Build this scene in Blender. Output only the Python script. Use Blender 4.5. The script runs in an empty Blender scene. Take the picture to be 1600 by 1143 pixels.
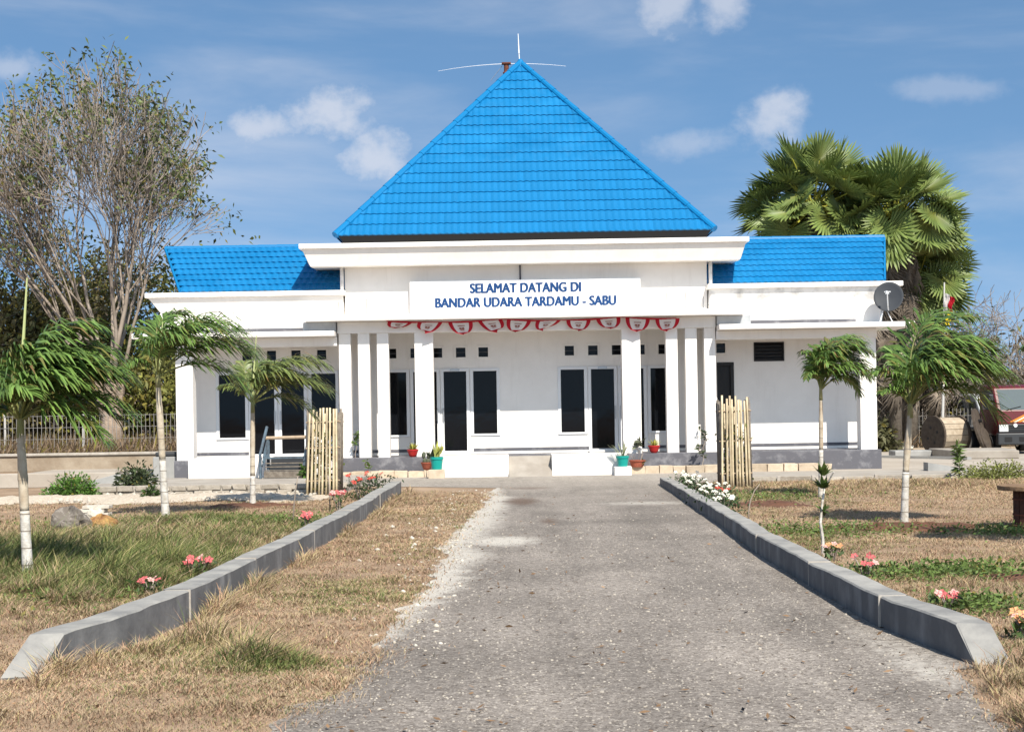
import bpy, math, random
import numpy as np
from mathutils import Vector, Matrix

random.seed(7)
rng = np.random.default_rng(7)
PI = math.pi
R = math.radians
scene = bpy.context.scene
C = scene.collection

# ------------------------------------------------------------------ camera, sky, sun, exposure
EYE = 1.65
ROLL = 0.0165
cam = bpy.data.cameras.new('camera')
cam.sensor_width = 36.0
cam.lens = 54.0
cam.shift_y = 0.0428
cam.clip_start = 0.1
cam.clip_end = 3000
camo = bpy.data.objects.new('camera', cam)
C.objects.link(camo)
camo.matrix_world = Matrix.Translation((0, 0, EYE)) @ Matrix.Rotation(ROLL, 4, 'Y') @ Matrix.Rotation(PI / 2, 4, 'X')
scene.camera = camo

SUN_EL, SUN_AZ = R(47.0), R(20.0)
world = bpy.data.worlds.new('World')
scene.world = world
world.use_nodes = True
wt = world.node_tree
wn = wt.nodes
wl = wt.links
wn.clear()


def wnode(t, **k):
    n = wn.new(t)
    for a, b in k.items():
        setattr(n, a, b)
    return n


def wmath(op, a, b=None, c=None, clamp=False):
    n = wnode('ShaderNodeMath', operation=op, use_clamp=clamp)
    for i, x in enumerate((a, b, c)):
        if x is None:
            continue
        if isinstance(x, (int, float)):
            n.inputs[i].default_value = x
        else:
            wl.new(x, n.inputs[i])
    return n.outputs[0]


sky = wnode('ShaderNodeTexSky', sky_type='NISHITA')
sky.sun_disc = False
sky.sun_elevation = SUN_EL
sky.sun_rotation = PI - SUN_AZ
sky.altitude = 0
sky.air_density = 1.0
sky.dust_density = 1.2
sky.ozone_density = 3.0
tint = wnode('ShaderNodeMix', data_type='RGBA', blend_type='MULTIPLY')
tint.inputs[0].default_value = 1.0
tint.inputs[7].default_value = (0.84, 1.0, 1.01, 1)
wl.new(sky.outputs[0], tint.inputs[6])
tc = wnode('ShaderNodeTexCoord')
# clear dry air: the deep blue comes down close to the horizon
lift = wnode('ShaderNodeVectorMath', operation='ADD')
lift.inputs[1].default_value = (0, 0, 0.21)
wl.new(tc.outputs['Generated'], lift.inputs[0])
nrm = wnode('ShaderNodeVectorMath', operation='NORMALIZE')
wl.new(lift.outputs[0], nrm.inputs[0])
wl.new(nrm.outputs[0], sky.inputs[0])
sep = wnode('ShaderNodeSeparateXYZ')
wl.new(tc.outputs['Generated'], sep.inputs[0])
dy = wmath('MAXIMUM', sep.outputs[1], 0.05)
sx = wmath('DIVIDE', sep.outputs[0], dy)
sz = wmath('DIVIDE', sep.outputs[2], dy)
# thin high cloud streaks over the whole sky
mp = wnode('ShaderNodeMapping')
mp.inputs['Scale'].default_value = (1.2, 1.2, 5.0)
wl.new(tc.outputs['Generated'], mp.inputs[0])
nz = wnode('ShaderNodeTexNoise')
nz.inputs['Scale'].default_value = 3.0
nz.inputs['Detail'].default_value = 7
nz.inputs['Roughness'].default_value = 0.55
nz.inputs['Distortion'].default_value = 0.3
wl.new(mp.outputs[0], nz.inputs[0])
ms = wnode('ShaderNodeMapRange', interpolation_type='SMOOTHSTEP')
ms.inputs[1].default_value = 0.40
ms.inputs[2].default_value = 0.80
wl.new(nz.outputs[0], ms.inputs[0])
fac = wmath('MULTIPLY', ms.outputs[0], 0.47)
# small cumulus puffs (direction east, elevation, half width, half height, strength)
pn = wnode('ShaderNodeTexNoise')
pn.inputs['Scale'].default_value = 30.0
pn.inputs['Detail'].default_value = 8
pn.inputs['Roughness'].default_value = 0.6
mp2 = wnode('ShaderNodeMapping')
mp2.inputs['Scale'].default_value = (1.0, 1.0, 1.25)
wl.new(tc.outputs['Generated'], mp2.inputs[0])
wl.new(mp2.outputs[0], pn.inputs[0])
pno = wmath('MULTIPLY', wmath('SUBTRACT', pn.outputs[0], 0.5), 2.6)
puffs = [(-0.165, 0.185, 0.032, 0.017, 0.62), (-0.118, 0.196, 0.034, 0.021, 0.66), (-0.083, 0.163, 0.024, 0.021, 0.66),
         (0.173, 0.188, 0.022, 0.022, 0.60), (0.105, 0.262, 0.020, 0.026, 0.55), (0.143, 0.264, 0.018, 0.024, 0.55),
         (0.120, 0.171, 0.040, 0.010, 0.32), (-0.325, 0.228, 0.030, 0.012, 0.40), (0.292, 0.205, 0.050, 0.009, 0.24),
         (-0.45, 0.25, 0.06, 0.03, 0.6), (0.52, 0.24, 0.08, 0.03, 0.6), (-0.85, 0.3, 0.1, 0.05, 0.6), (0.9, 0.3, 0.1, 0.05, 0.6)]
for (cx, cz, hw, hh, st) in puffs:
    a = wmath('DIVIDE', wmath('SUBTRACT', sx, cx), hw)
    b = wmath('DIVIDE', wmath('SUBTRACT', sz, cz), hh)
    d = wmath('SQRT', wmath('ADD', wmath('MULTIPLY', a, a), wmath('MULTIPLY', b, b)))
    d = wmath('ADD', d, pno)
    m = wnode('ShaderNodeMapRange', interpolation_type='SMOOTHSTEP')
    m.inputs[1].default_value = 1.18
    m.inputs[2].default_value = 0.12
    m.inputs[3].default_value = 0.0
    m.inputs[4].default_value = st
    wl.new(d, m.inputs[0])
    fac = wmath('MAXIMUM', fac, m.outputs[0])
fac = wmath('MULTIPLY', fac, wmath('GREATER_THAN', sep.outputs[2], 0.0))
mixc = wnode('ShaderNodeMix', data_type='RGBA')
wl.new(fac, mixc.inputs[0])
wl.new(tint.outputs[2], mixc.inputs[6])
mixc.inputs[7].default_value = (5.0, 5.1, 5.5, 1)
bg = wnode('ShaderNodeBackground')
bg.inputs[1].default_value = 0.096
wl.new(mixc.outputs[2], bg.inputs[0])
wo = wnode('ShaderNodeOutputWorld')
wl.new(bg.outputs[0], wo.inputs[0])

sun = bpy.data.lights.new('sun', 'SUN')
sun.energy = 4.4
sun.angle = R(0.5)
sun.color = (1.0, 0.93, 0.82)
suno = bpy.data.objects.new('sun', sun)
C.objects.link(suno)
sdir = Vector((-math.sin(SUN_AZ) * math.cos(SUN_EL), math.cos(SUN_AZ) * math.cos(SUN_EL), -math.sin(SUN_EL)))
suno.rotation_euler = sdir.to_track_quat('-Z', 'Y').to_euler()
suno.location = (20, -30, 40)

vs = scene.view_settings
vs.view_transform = 'Standard'
vs.look = 'None'
vs.exposure = 0.74
vs.gamma = 1.0
vs.use_curve_mapping = False
scene.cycles.max_bounces = 6
scene.cycles.diffuse_bounces = 4
scene.cycles.transparent_max_bounces = 6


# ------------------------------------------------------------------ materials
def mat(name, c1, c2=None, scale=4.0, rough=0.8, spec=0.3, bump=0.0, bscale=None, detail=6, metal=0.0, attr=None, rand=0.0, coord='Object', lo=0.35, hi=0.65, transl=0.0):
    m = bpy.data.materials.new(name)
    m.use_nodes = True
    nt = m.node_tree
    nd, lk = nt.nodes, nt.links
    bs = nd['Principled BSDF']
    bs.inputs['Roughness'].default_value = rough
    bs.inputs['Specular IOR Level'].default_value = spec
    bs.inputs['Metallic'].default_value = metal
    bs.inputs['Base Color'].default_value = (*c1, 1)
    tcn = nd.new('ShaderNodeTexCoord')
    col = None
    if attr:
        a = nd.new('ShaderNodeAttribute')
        a.attribute_name = attr
        col = a.outputs['Color']
    elif c2:
        n = nd.new('ShaderNodeTexNoise')
        n.inputs['Scale'].default_value = scale
        n.inputs['Detail'].default_value = detail
        n.inputs['Roughness'].default_value = 0.62
        lk.new(tcn.outputs[coord], n.inputs[0])
        mr = nd.new('ShaderNodeMapRange')
        mr.inputs[1].default_value = lo
        mr.inputs[2].default_value = hi
        lk.new(n.outputs[0], mr.inputs[0])
        mx = nd.new('ShaderNodeMix')
        mx.data_type = 'RGBA'
        mx.inputs[6].default_value = (*c1, 1)
        mx.inputs[7].default_value = (*c2, 1)
        lk.new(mr.outputs[0], mx.inputs[0])
        col = mx.outputs[2]
    if rand > 0:
        oi = nd.new('ShaderNodeObjectInfo')
        hs = nd.new('ShaderNodeHueSaturation')
        mr2 = nd.new('ShaderNodeMapRange')
        mr2.inputs[3].default_value = 1 - rand
        mr2.inputs[4].default_value = 1 + rand
        lk.new(oi.outputs['Random'], mr2.inputs[0])
        lk.new(mr2.outputs[0], hs.inputs['Value'])
        if col is None:
            hs.inputs['Color'].default_value = (*c1, 1)
        else:
            lk.new(col, hs.inputs['Color'])
        col = hs.outputs[0]
    if col is not None:
        lk.new(col, bs.inputs['Base Color'])
    if bump > 0:
        n2 = nd.new('ShaderNodeTexNoise')
        n2.inputs['Scale'].default_value = bscale or scale * 4
        n2.inputs['Detail'].default_value = 5
        lk.new(tcn.outputs[coord], n2.inputs[0])
        bp = nd.new('ShaderNodeBump')
        bp.inputs['Strength'].default_value = min(1.0, bump)
        bp.inputs['Distance'].default_value = 0.02
        lk.new(n2.outputs[0], bp.inputs['Height'])
        lk.new(bp.outputs[0], bs.inputs['Normal'])
    if transl > 0:
        tr = nd.new('ShaderNodeBsdfTranslucent')
        if col is not None:
            lk.new(col, tr.inputs[0])
        else:
            tr.inputs[0].default_value = (*c1, 1)
        ms_ = nd.new('ShaderNodeMixShader')
        ms_.inputs[0].default_value = transl
        lk.new(bs.outputs[0], ms_.inputs[1])
        lk.new(tr.outputs[0], ms_.inputs[2])
        lk.new(ms_.outputs[0], nd['Material Output'].inputs[0])
    return m


M = {}
M['white'] = mat('white_paint', (0.83, 0.80, 0.76), (0.77, 0.74, 0.70), 1.3, rough=0.6, bump=0.08, bscale=9)
def streaks(m, c, weight, lo, hi):
    nt = m.node_tree
    nd, lk = nt.nodes, nt.links
    bs = nd['Principled BSDF']
    old = bs.inputs['Base Color'].links[0].from_socket
    tcn = nd.new('ShaderNodeTexCoord')
    mp_ = nd.new('ShaderNodeMapping')
    mp_.inputs['Scale'].default_value = (3.2, 3.2, 0.35)
    lk.new(tcn.outputs['Object'], mp_.inputs[0])
    n = nd.new('ShaderNodeTexNoise')
    n.inputs['Scale'].default_value = 1.5
    n.inputs['Detail'].default_value = 8
    n.inputs['Roughness'].default_value = 0.7
    lk.new(mp_.outputs[0], n.inputs[0])
    mr = nd.new('ShaderNodeMapRange')
    mr.inputs[1].default_value = lo
    mr.inputs[2].default_value = hi
    mr.inputs[4].default_value = weight
    lk.new(n.outputs[0], mr.inputs[0])
    mx = nd.new('ShaderNodeMix')
    mx.data_type = 'RGBA'
    lk.new(mr.outputs[0], mx.inputs[0])
    lk.new(old, mx.inputs[6])
    mx.inputs[7].default_value = (*c, 1)
    lk.new(mx.outputs[2], bs.inputs['Base Color'])


streaks(M['white'], (0.52, 0.48, 0.43), 0.35, 0.52, 0.85)
M['white2'] = mat('weathered_white_paint', (0.78, 0.77, 0.75), (0.36, 0.355, 0.345), 2.2, rough=0.7, bump=0.1, bscale=9, lo=0.48, hi=0.75)
M['panelgrey'] = mat('panel_grey', (0.38, 0.40, 0.42), (0.30, 0.315, 0.33), 3, rough=0.7)
M['signwhite'] = mat('sign_white', (0.84, 0.84, 0.84), rough=0.4)
M['letters'] = mat('sign_blue', (0.007, 0.046, 0.155), rough=0.4)
M['alu'] = mat('white_aluminium', (0.72, 0.73, 0.74), rough=0.35, spec=0.5)
M['glass'] = mat('dark_glass', (0.005, 0.006, 0.008), rough=0.05, spec=0.17, bump=0.12, bscale=1.6)
M['ventdark'] = mat('dark_vent', (0.012, 0.011, 0.011), rough=0.4)
M['louvre'] = mat('louvre_blade', (0.045, 0.045, 0.047), rough=0.5)
M['darkdoor'] = mat('dark_door', (0.016, 0.014, 0.013), rough=0.4)
M['steel'] = mat('steel', (0.45, 0.46, 0.47), rough=0.35, metal=0.8)
M['blue'] = mat('blue_roof_paint', (0.003, 0.128, 0.315), (0.008, 0.165, 0.385), 1.1, rough=0.45, spec=0.22, rand=0.06, bump=0.05, bscale=5)
M['bluecap'] = mat('blue_ridge_paint', (0.003, 0.148, 0.355), rough=0.45, spec=0.22)
M['black'] = mat('black_fascia', (0.012, 0.012, 0.013), rough=0.6)
M['plinth'] = mat('grey_plinth_paint', (0.105, 0.105, 0.12), (0.26, 0.26, 0.275), 3.0, rough=0.8, bump=0.2, bscale=18, lo=0.5, hi=0.75)
M['concrete'] = mat('concrete', (0.36, 0.33, 0.29), (0.27, 0.24, 0.205), 1.6, rough=0.9, bump=0.25, bscale=14)
M['concretegrey'] = mat('grey_concrete', (0.33, 0.33, 0.32), (0.25, 0.25, 0.245), 2.0, rough=0.9, bump=0.2, bscale=16)
M['tanstone'] = mat('tan_stone', (0.50, 0.42, 0.32), (0.40, 0.32, 0.235), 5.0, rough=0.9, bump=0.4, bscale=22, rand=0.16)
M['greystone'] = mat('grey_stone', (0.37, 0.335, 0.285), (0.27, 0.24, 0.20), 6.0, rough=0.9, bump=0.6, bscale=24, rand=0.2)
M['mortar'] = mat('mortar', (0.40, 0.37, 0.33), (0.31, 0.28, 0.24), 5.0, rough=0.95, bump=0.3)
M['soilbank'] = mat('earth_bank', (0.34, 0.285, 0.22), (0.23, 0.18, 0.13), 1.2, rough=0.95, bump=0.8, bscale=6)
M['bamboo'] = mat('bamboo', (0.60, 0.51, 0.34), (0.44, 0.355, 0.23), 6, rough=0.5, spec=0.4, rand=0.2)
M['greywood'] = mat('grey_wood', (0.22, 0.19, 0.155), (0.12, 0.10, 0.08), 9, rough=0.9, bump=0.5)
M['reelwood'] = mat('reel_plank', (0.37, 0.31, 0.235), (0.27, 0.215, 0.155), 8, rough=0.9, bump=0.4, rand=0.18)
M['reeldisc'] = mat('reel_disc', (0.085, 0.066, 0.05), (0.05, 0.038, 0.03), 7, rough=0.9, bump=0.4)
M['redwood'] = mat('red_brown_wood', (0.12, 0.05, 0.032), (0.06, 0.028, 0.02), 7, rough=0.85, bump=0.4, rand=0.2)
M['brownwood'] = mat('brown_wood', (0.25, 0.165, 0.095), (0.14, 0.085, 0.05), 8, rough=0.85, bump=0.4)
M['palepink'] = mat('pale_pink_petal', (0.74, 0.42, 0.38), rough=0.7, transl=0.2)
M['bluewood'] = mat('blue_grey_wood', (0.10, 0.15, 0.19), (0.05, 0.06, 0.075), 8, rough=0.7)
M['lightwood'] = mat('pale_wood', (0.40, 0.31, 0.22), (0.30, 0.22, 0.15), 10, rough=0.8)
M['turq'] = mat('turquoise_plastic', (0.008, 0.27, 0.235), rough=0.4)
M['redpot'] = mat('red_plastic', (0.36, 0.02, 0.02), rough=0.4)
M['terracotta'] = mat('terracotta', (0.30, 0.085, 0.05), (0.22, 0.06, 0.035), 9, rough=0.8)
M['soil'] = mat('potting_soil', (0.06, 0.045, 0.03), rough=1)
M['dish'] = mat('dish_grey', (0.042, 0.047, 0.055), rough=0.6, spec=0.2)
M['rust'] = mat('rust', (0.17, 0.06, 0.035), (0.09, 0.035, 0.025), 12, rough=0.9)
M['wirewhite'] = mat('white_wire', (0.72, 0.74, 0.76), rough=0.4)
M['fencewire'] = mat('galvanised_wire', (0.23, 0.22, 0.21), rough=0.6)
M['postwhite'] = mat('white_post', (0.50, 0.49, 0.47), rough=0.6)
M['red'] = mat('flag_red', (0.46, 0.012, 0.028), rough=0.8, transl=0.25)
M['flagwhite'] = mat('flag_white', (0.78, 0.76, 0.75), rough=0.8, transl=0.3)
M['yellow'] = mat('flag_yellow', (0.75, 0.60, 0.02), rough=0.8)
M['truckred'] = mat('truck_red', (0.095, 0.007, 0.009), rough=0.25, spec=0.5)
M['vanwhite'] = mat('van_white', (0.50, 0.52, 0.54), rough=0.3, spec=0.5)
M['rubber'] = mat('rubber', (0.015, 0.015, 0.016), rough=0.85)
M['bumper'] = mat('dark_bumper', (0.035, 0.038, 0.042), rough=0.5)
M['orange'] = mat('stripe_orange', (0.62, 0.20, 0.02), rough=0.3)
M['cream'] = mat('stripe_cream', (0.72, 0.60, 0.38), rough=0.3)
M['lamp'] = mat('lamp_glass', (0.60, 0.62, 0.62), rough=0.1, spec=0.6)
M['windscreen'] = mat('windscreen', (0.09, 0.11, 0.115), rough=0.05, spec=0.6)
M['bark'] = mat('bark', (0.38, 0.30, 0.23), (0.20, 0.15, 0.115), 5, rough=0.95, bump=1.0, bscale=16)
M['twig'] = mat('pale_twig', (0.34, 0.285, 0.235), (0.21, 0.17, 0.135), 1.5, rough=0.95)
M['greytwig'] = mat('grey_twig', (0.31, 0.265, 0.225), (0.21, 0.175, 0.15), 1.5, rough=0.95)
M['palmbark'] = mat('palm_bark', (0.50, 0.45, 0.36), (0.36, 0.29, 0.21), 6, rough=0.9, bump=0.3)
M['lime'] = mat('lime_wash', (0.56, 0.54, 0.50), (0.33, 0.295, 0.24), 11, rough=0.95, bump=0.4, lo=0.40, hi=0.72)
M['ring'] = mat('trunk_ring', (0.23, 0.20, 0.165), rough=0.9)
M['shaft'] = mat('crown_shaft', (0.20, 0.24, 0.09), (0.30, 0.27, 0.14), 5, rough=0.6)
M['spear'] = mat('spear_leaf', (0.40, 0.44, 0.20), rough=0.6)
M['leafattr'] = mat('leaf', (0.07, 0.11, 0.03), attr='Col', rough=0.55, spec=0.25, transl=0.22)
M['palmleaf'] = mat('palm_leaf', (0.06, 0.11, 0.03), attr='Col', rough=0.42, spec=0.4, transl=0.18)
M['fan'] = mat('fan_leaf', (0.06, 0.11, 0.03), attr='Col', rough=0.48, spec=0.35, transl=0.15, rand=0.22)
M['dead'] = mat('dead_fan', (0.27, 0.225, 0.18), (0.14, 0.115, 0.09), 2, rough=0.95, rand=0.25)
M['petiole'] = mat('petiole', (0.42, 0.40, 0.05), (0.30, 0.32, 0.06), 3, rough=0.6)
M['grass'] = mat('grass_blade', (0.3, 0.25, 0.14), attr='Col', rough=0.75, spec=0.15, transl=0.2)
M['pink'] = mat('pink_petal', (0.60, 0.13, 0.14), rough=0.7, transl=0.2)
M['salmon'] = mat('salmon_petal', (0.72, 0.36, 0.17), rough=0.7, transl=0.2)
M['redpetal'] = mat('red_petal', (0.50, 0.06, 0.04), rough=0.7, transl=0.2)
M['whitepetal'] = mat('white_petal', (0.78, 0.77, 0.66), rough=0.7, transl=0.2)
M['stonepale'] = mat('pale_stone', (0.56, 0.52, 0.45), (0.42, 0.38, 0.32), 8, rough=0.95, bump=0.4, rand=0.1)
M['rockgrey'] = mat('dark_rock', (0.15, 0.13, 0.11), (0.32, 0.29, 0.26), 14, rough=0.95, bump=0.9, bscale=20, lo=0.5, hi=0.7)
M['ochre'] = mat('ochre_stone', (0.45, 0.28, 0.10), (0.17, 0.075, 0.035), 6, rough=0.95, bump=0.8, bscale=14)

streaks(M['blue'], (0.03, 0.17, 0.34), 0.45, 0.46, 0.80)


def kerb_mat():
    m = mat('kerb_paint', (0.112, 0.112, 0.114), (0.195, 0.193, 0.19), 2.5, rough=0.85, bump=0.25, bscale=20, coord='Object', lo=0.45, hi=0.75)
    nt = m.node_tree
    nd, lk = nt.nodes, nt.links
    bs = nd['Principled BSDF']
    old = bs.inputs['Base Color'].links[0].from_socket
    # pale lime streaks run down the painted faces
    tcn = nd.new('ShaderNodeTexCoord')
    mp_ = nd.new('ShaderNodeMapping')
    mp_.inputs['Scale'].default_value = (2.6, 2.6, 0.9)
    lk.new(tcn.outputs['Object'], mp_.inputs[0])
    n = nd.new('ShaderNodeTexNoise')
    n.inputs['Scale'].default_value = 1.6
    n.inputs['Detail'].default_value = 6
    lk.new(mp_.outputs[0], n.inputs[0])
    mr = nd.new('ShaderNodeMapRange')
    mr.inputs[1].default_value = 0.52
    mr.inputs[2].default_value = 0.8
    mr.inputs[4].default_value = 0.42
    lk.new(n.outputs[0], mr.inputs[0])
    mx = nd.new('ShaderNodeMix')
    mx.data_type = 'RGBA'
    lk.new(mr.outputs[0], mx.inputs[0])
    lk.new(old, mx.inputs[6])
    mx.inputs[7].default_value = (0.42, 0.42, 0.42, 1)
    lk.new(mx.outputs[2], bs.inputs['Base Color'])
    return m


M['kerb'] = kerb_mat()
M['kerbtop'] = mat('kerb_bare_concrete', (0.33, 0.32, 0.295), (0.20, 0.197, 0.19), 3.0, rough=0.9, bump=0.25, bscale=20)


def road_mat():
    m = bpy.data.materials.new('chip_seal')
    m.use_nodes = True
    nt = m.node_tree
    nd, lk = nt.nodes, nt.links
    bs = nd['Principled BSDF']
    bs.inputs['Roughness'].default_value = 0.92
    bs.inputs['Specular IOR Level'].default_value = 0.15
    tcn = nd.new('ShaderNodeTexCoord')
    v = nd.new('ShaderNodeTexVoronoi')
    v.inputs['Scale'].default_value = 42
    lk.new(tcn.outputs['Object'], v.inputs[0])
    v2 = nd.new('ShaderNodeTexVoronoi')
    v2.inputs['Scale'].default_value = 100
    lk.new(tcn.outputs['Object'], v2.inputs[0])
    s = nd.new('ShaderNodeSeparateColor')
    lk.new(v.outputs['Color'], s.inputs[0])
    s2 = nd.new('ShaderNodeSeparateColor')
    lk.new(v2.outputs['Color'], s2.inputs[0])
    ad = nd.new('ShaderNodeMath')
    ad.operation = 'MULTIPLY_ADD'
    ad.inputs[1].default_value = 0.55
    lk.new(s.outputs[0], ad.inputs[0])
    ml = nd.new('ShaderNodeMath')
    ml.operation = 'MULTIPLY'
    ml.inputs[1].default_value = 0.45
    lk.new(s2.outputs[1], ml.inputs[0])
    lk.new(ml.outputs[0], ad.inputs[2])
    cr = nd.new('ShaderNodeValToRGB')
    e = cr.color_ramp.elements
    e[0].position, e[0].color = 0.08, (0.108, 0.092, 0.078, 1)
    e[1].position, e[1].color = 0.92, (0.46, 0.415, 0.365, 1)
    for p_, c_ in ((0.26, (0.192, 0.169, 0.148, 1)), (0.5, (0.240, 0.212, 0.187, 1)), (0.75, (0.290, 0.258, 0.227, 1))):
        x = e.new(p_)
        x.color = c_
    lk.new(ad.outputs[0], cr.inputs[0])
    # broad worn patches
    n = nd.new('ShaderNodeTexNoise')
    n.inputs['Scale'].default_value = 0.55
    n.inputs['Detail'].default_value = 6
    lk.new(tcn.outputs['Object'], n.inputs[0])
    mr = nd.new('ShaderNodeMapRange')
    mr.inputs[1].default_value = 0.35
    mr.inputs[2].default_value = 0.68
    mr.inputs[3].default_value = 0.80
    mr.inputs[4].default_value = 1.14
    lk.new(n.outputs[0], mr.inputs[0])
    mm = nd.new('ShaderNodeMix')
    mm.data_type = 'RGBA'
    mm.blend_type = 'MULTIPLY'
    mm.inputs[0].default_value = 1
    lk.new(cr.outputs[0], mm.inputs[6])
    lk.new(mr.outputs[0], mm.inputs[7])
    # long worn bands along the direction of travel
    mpt = nd.new('ShaderNodeMapping')
    mpt.inputs['Scale'].default_value = (1.3, 0.16, 1)
    lk.new(tcn.outputs['Object'], mpt.inputs[0])
    nt_ = nd.new('ShaderNodeTexNoise')
    nt_.inputs['Scale'].default_value = 1.0
    nt_.inputs['Detail'].default_value = 7
    nt_.inputs['Roughness'].default_value = 0.65
    lk.new(mpt.outputs[0], nt_.inputs[0])
    mrt = nd.new('ShaderNodeMapRange')
    mrt.inputs[1].default_value = 0.36
    mrt.inputs[2].default_value = 0.66
    mrt.inputs[3].default_value = 0.80
    mrt.inputs[4].default_value = 1.16
    lk.new(nt_.outputs[0], mrt.inputs[0])
    mm2 = nd.new('ShaderNodeMix')
    mm2.data_type = 'RGBA'
    mm2.blend_type = 'MULTIPLY'
    mm2.inputs[0].default_value = 1
    lk.new(mm.outputs[2], mm2.inputs[6])
    lk.new(mrt.outputs[0], mm2.inputs[7])
    mm = mm2
    # vertex data: R = pale limestone crumbs at the broken edge, G = red-brown soil stain, B = fine dust
    at = nd.new('ShaderNodeAttribute')
    at.attribute_name = 'Col'
    sp = nd.new('ShaderNodeSeparateColor')
    lk.new(at.outputs['Color'], sp.inputs[0])
    n3 = nd.new('ShaderNodeTexNoise')
    n3.inputs['Scale'].default_value = 9
    n3.inputs['Detail'].default_value = 8
    n3.inputs['Roughness'].default_value = 0.7
    lk.new(tcn.outputs['Object'], n3.inputs[0])
    prev = mm.outputs[2]
    for ch, colr, wgt in ((0, (0.52, 0.485, 0.43, 1), 0.9), (1, (0.115, 0.075, 0.055, 1), 0.85), (2, (0.40, 0.365, 0.32, 1), 0.75)):
        a1 = nd.new('ShaderNodeMath')
        a1.operation = 'ADD'
        lk.new(sp.outputs[ch], a1.inputs[0])
        lk.new(n3.outputs[0], a1.inputs[1])
        r_ = nd.new('ShaderNodeMapRange')
        r_.interpolation_type = 'SMOOTHSTEP'
        r_.inputs[1].default_value = 0.75
        r_.inputs[2].default_value = 1.25
        r_.inputs[4].default_value = wgt
        lk.new(a1.outputs[0], r_.inputs[0])
        x = nd.new('ShaderNodeMix')
        x.data_type = 'RGBA'
        lk.new(r_.outputs[0], x.inputs[0])
        lk.new(prev, x.inputs[6])
        x.inputs[7].default_value = colr
        prev = x.outputs[2]
    lk.new(prev, bs.inputs['Base Color'])
    bp = nd.new('ShaderNodeBump')
    bp.inputs['Strength'].default_value = 0.9
    bp.inputs['Distance'].default_value = 0.012
    lk.new(ad.outputs[0], bp.inputs['Height'])
    lk.new(bp.outputs[0], bs.inputs['Normal'])
    return m


M['road'] = road_mat()
M['ground'] = mat('dry_soil', (0.34, 0.25, 0.175), (0.22, 0.155, 0.105), 0.9, rough=1.0, spec=0.05, bump=0.6, bscale=18, detail=9)
M['gravel'] = mat('pale_gravel', (0.56, 0.49, 0.40), (0.40, 0.34, 0.27), 16, rough=1.0, spec=0.05, bump=0.9, bscale=30, detail=9)
M['redsoil'] = mat('red_soil', (0.15, 0.070, 0.042), (0.09, 0.045, 0.03), 5, rough=1.0, bump=0.9, bscale=20)
M['path'] = mat('cement_path', (0.40, 0.36, 0.31), (0.31, 0.27, 0.225), 0.8, rough=0.95, bump=0.3, bscale=10, detail=9)


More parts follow.
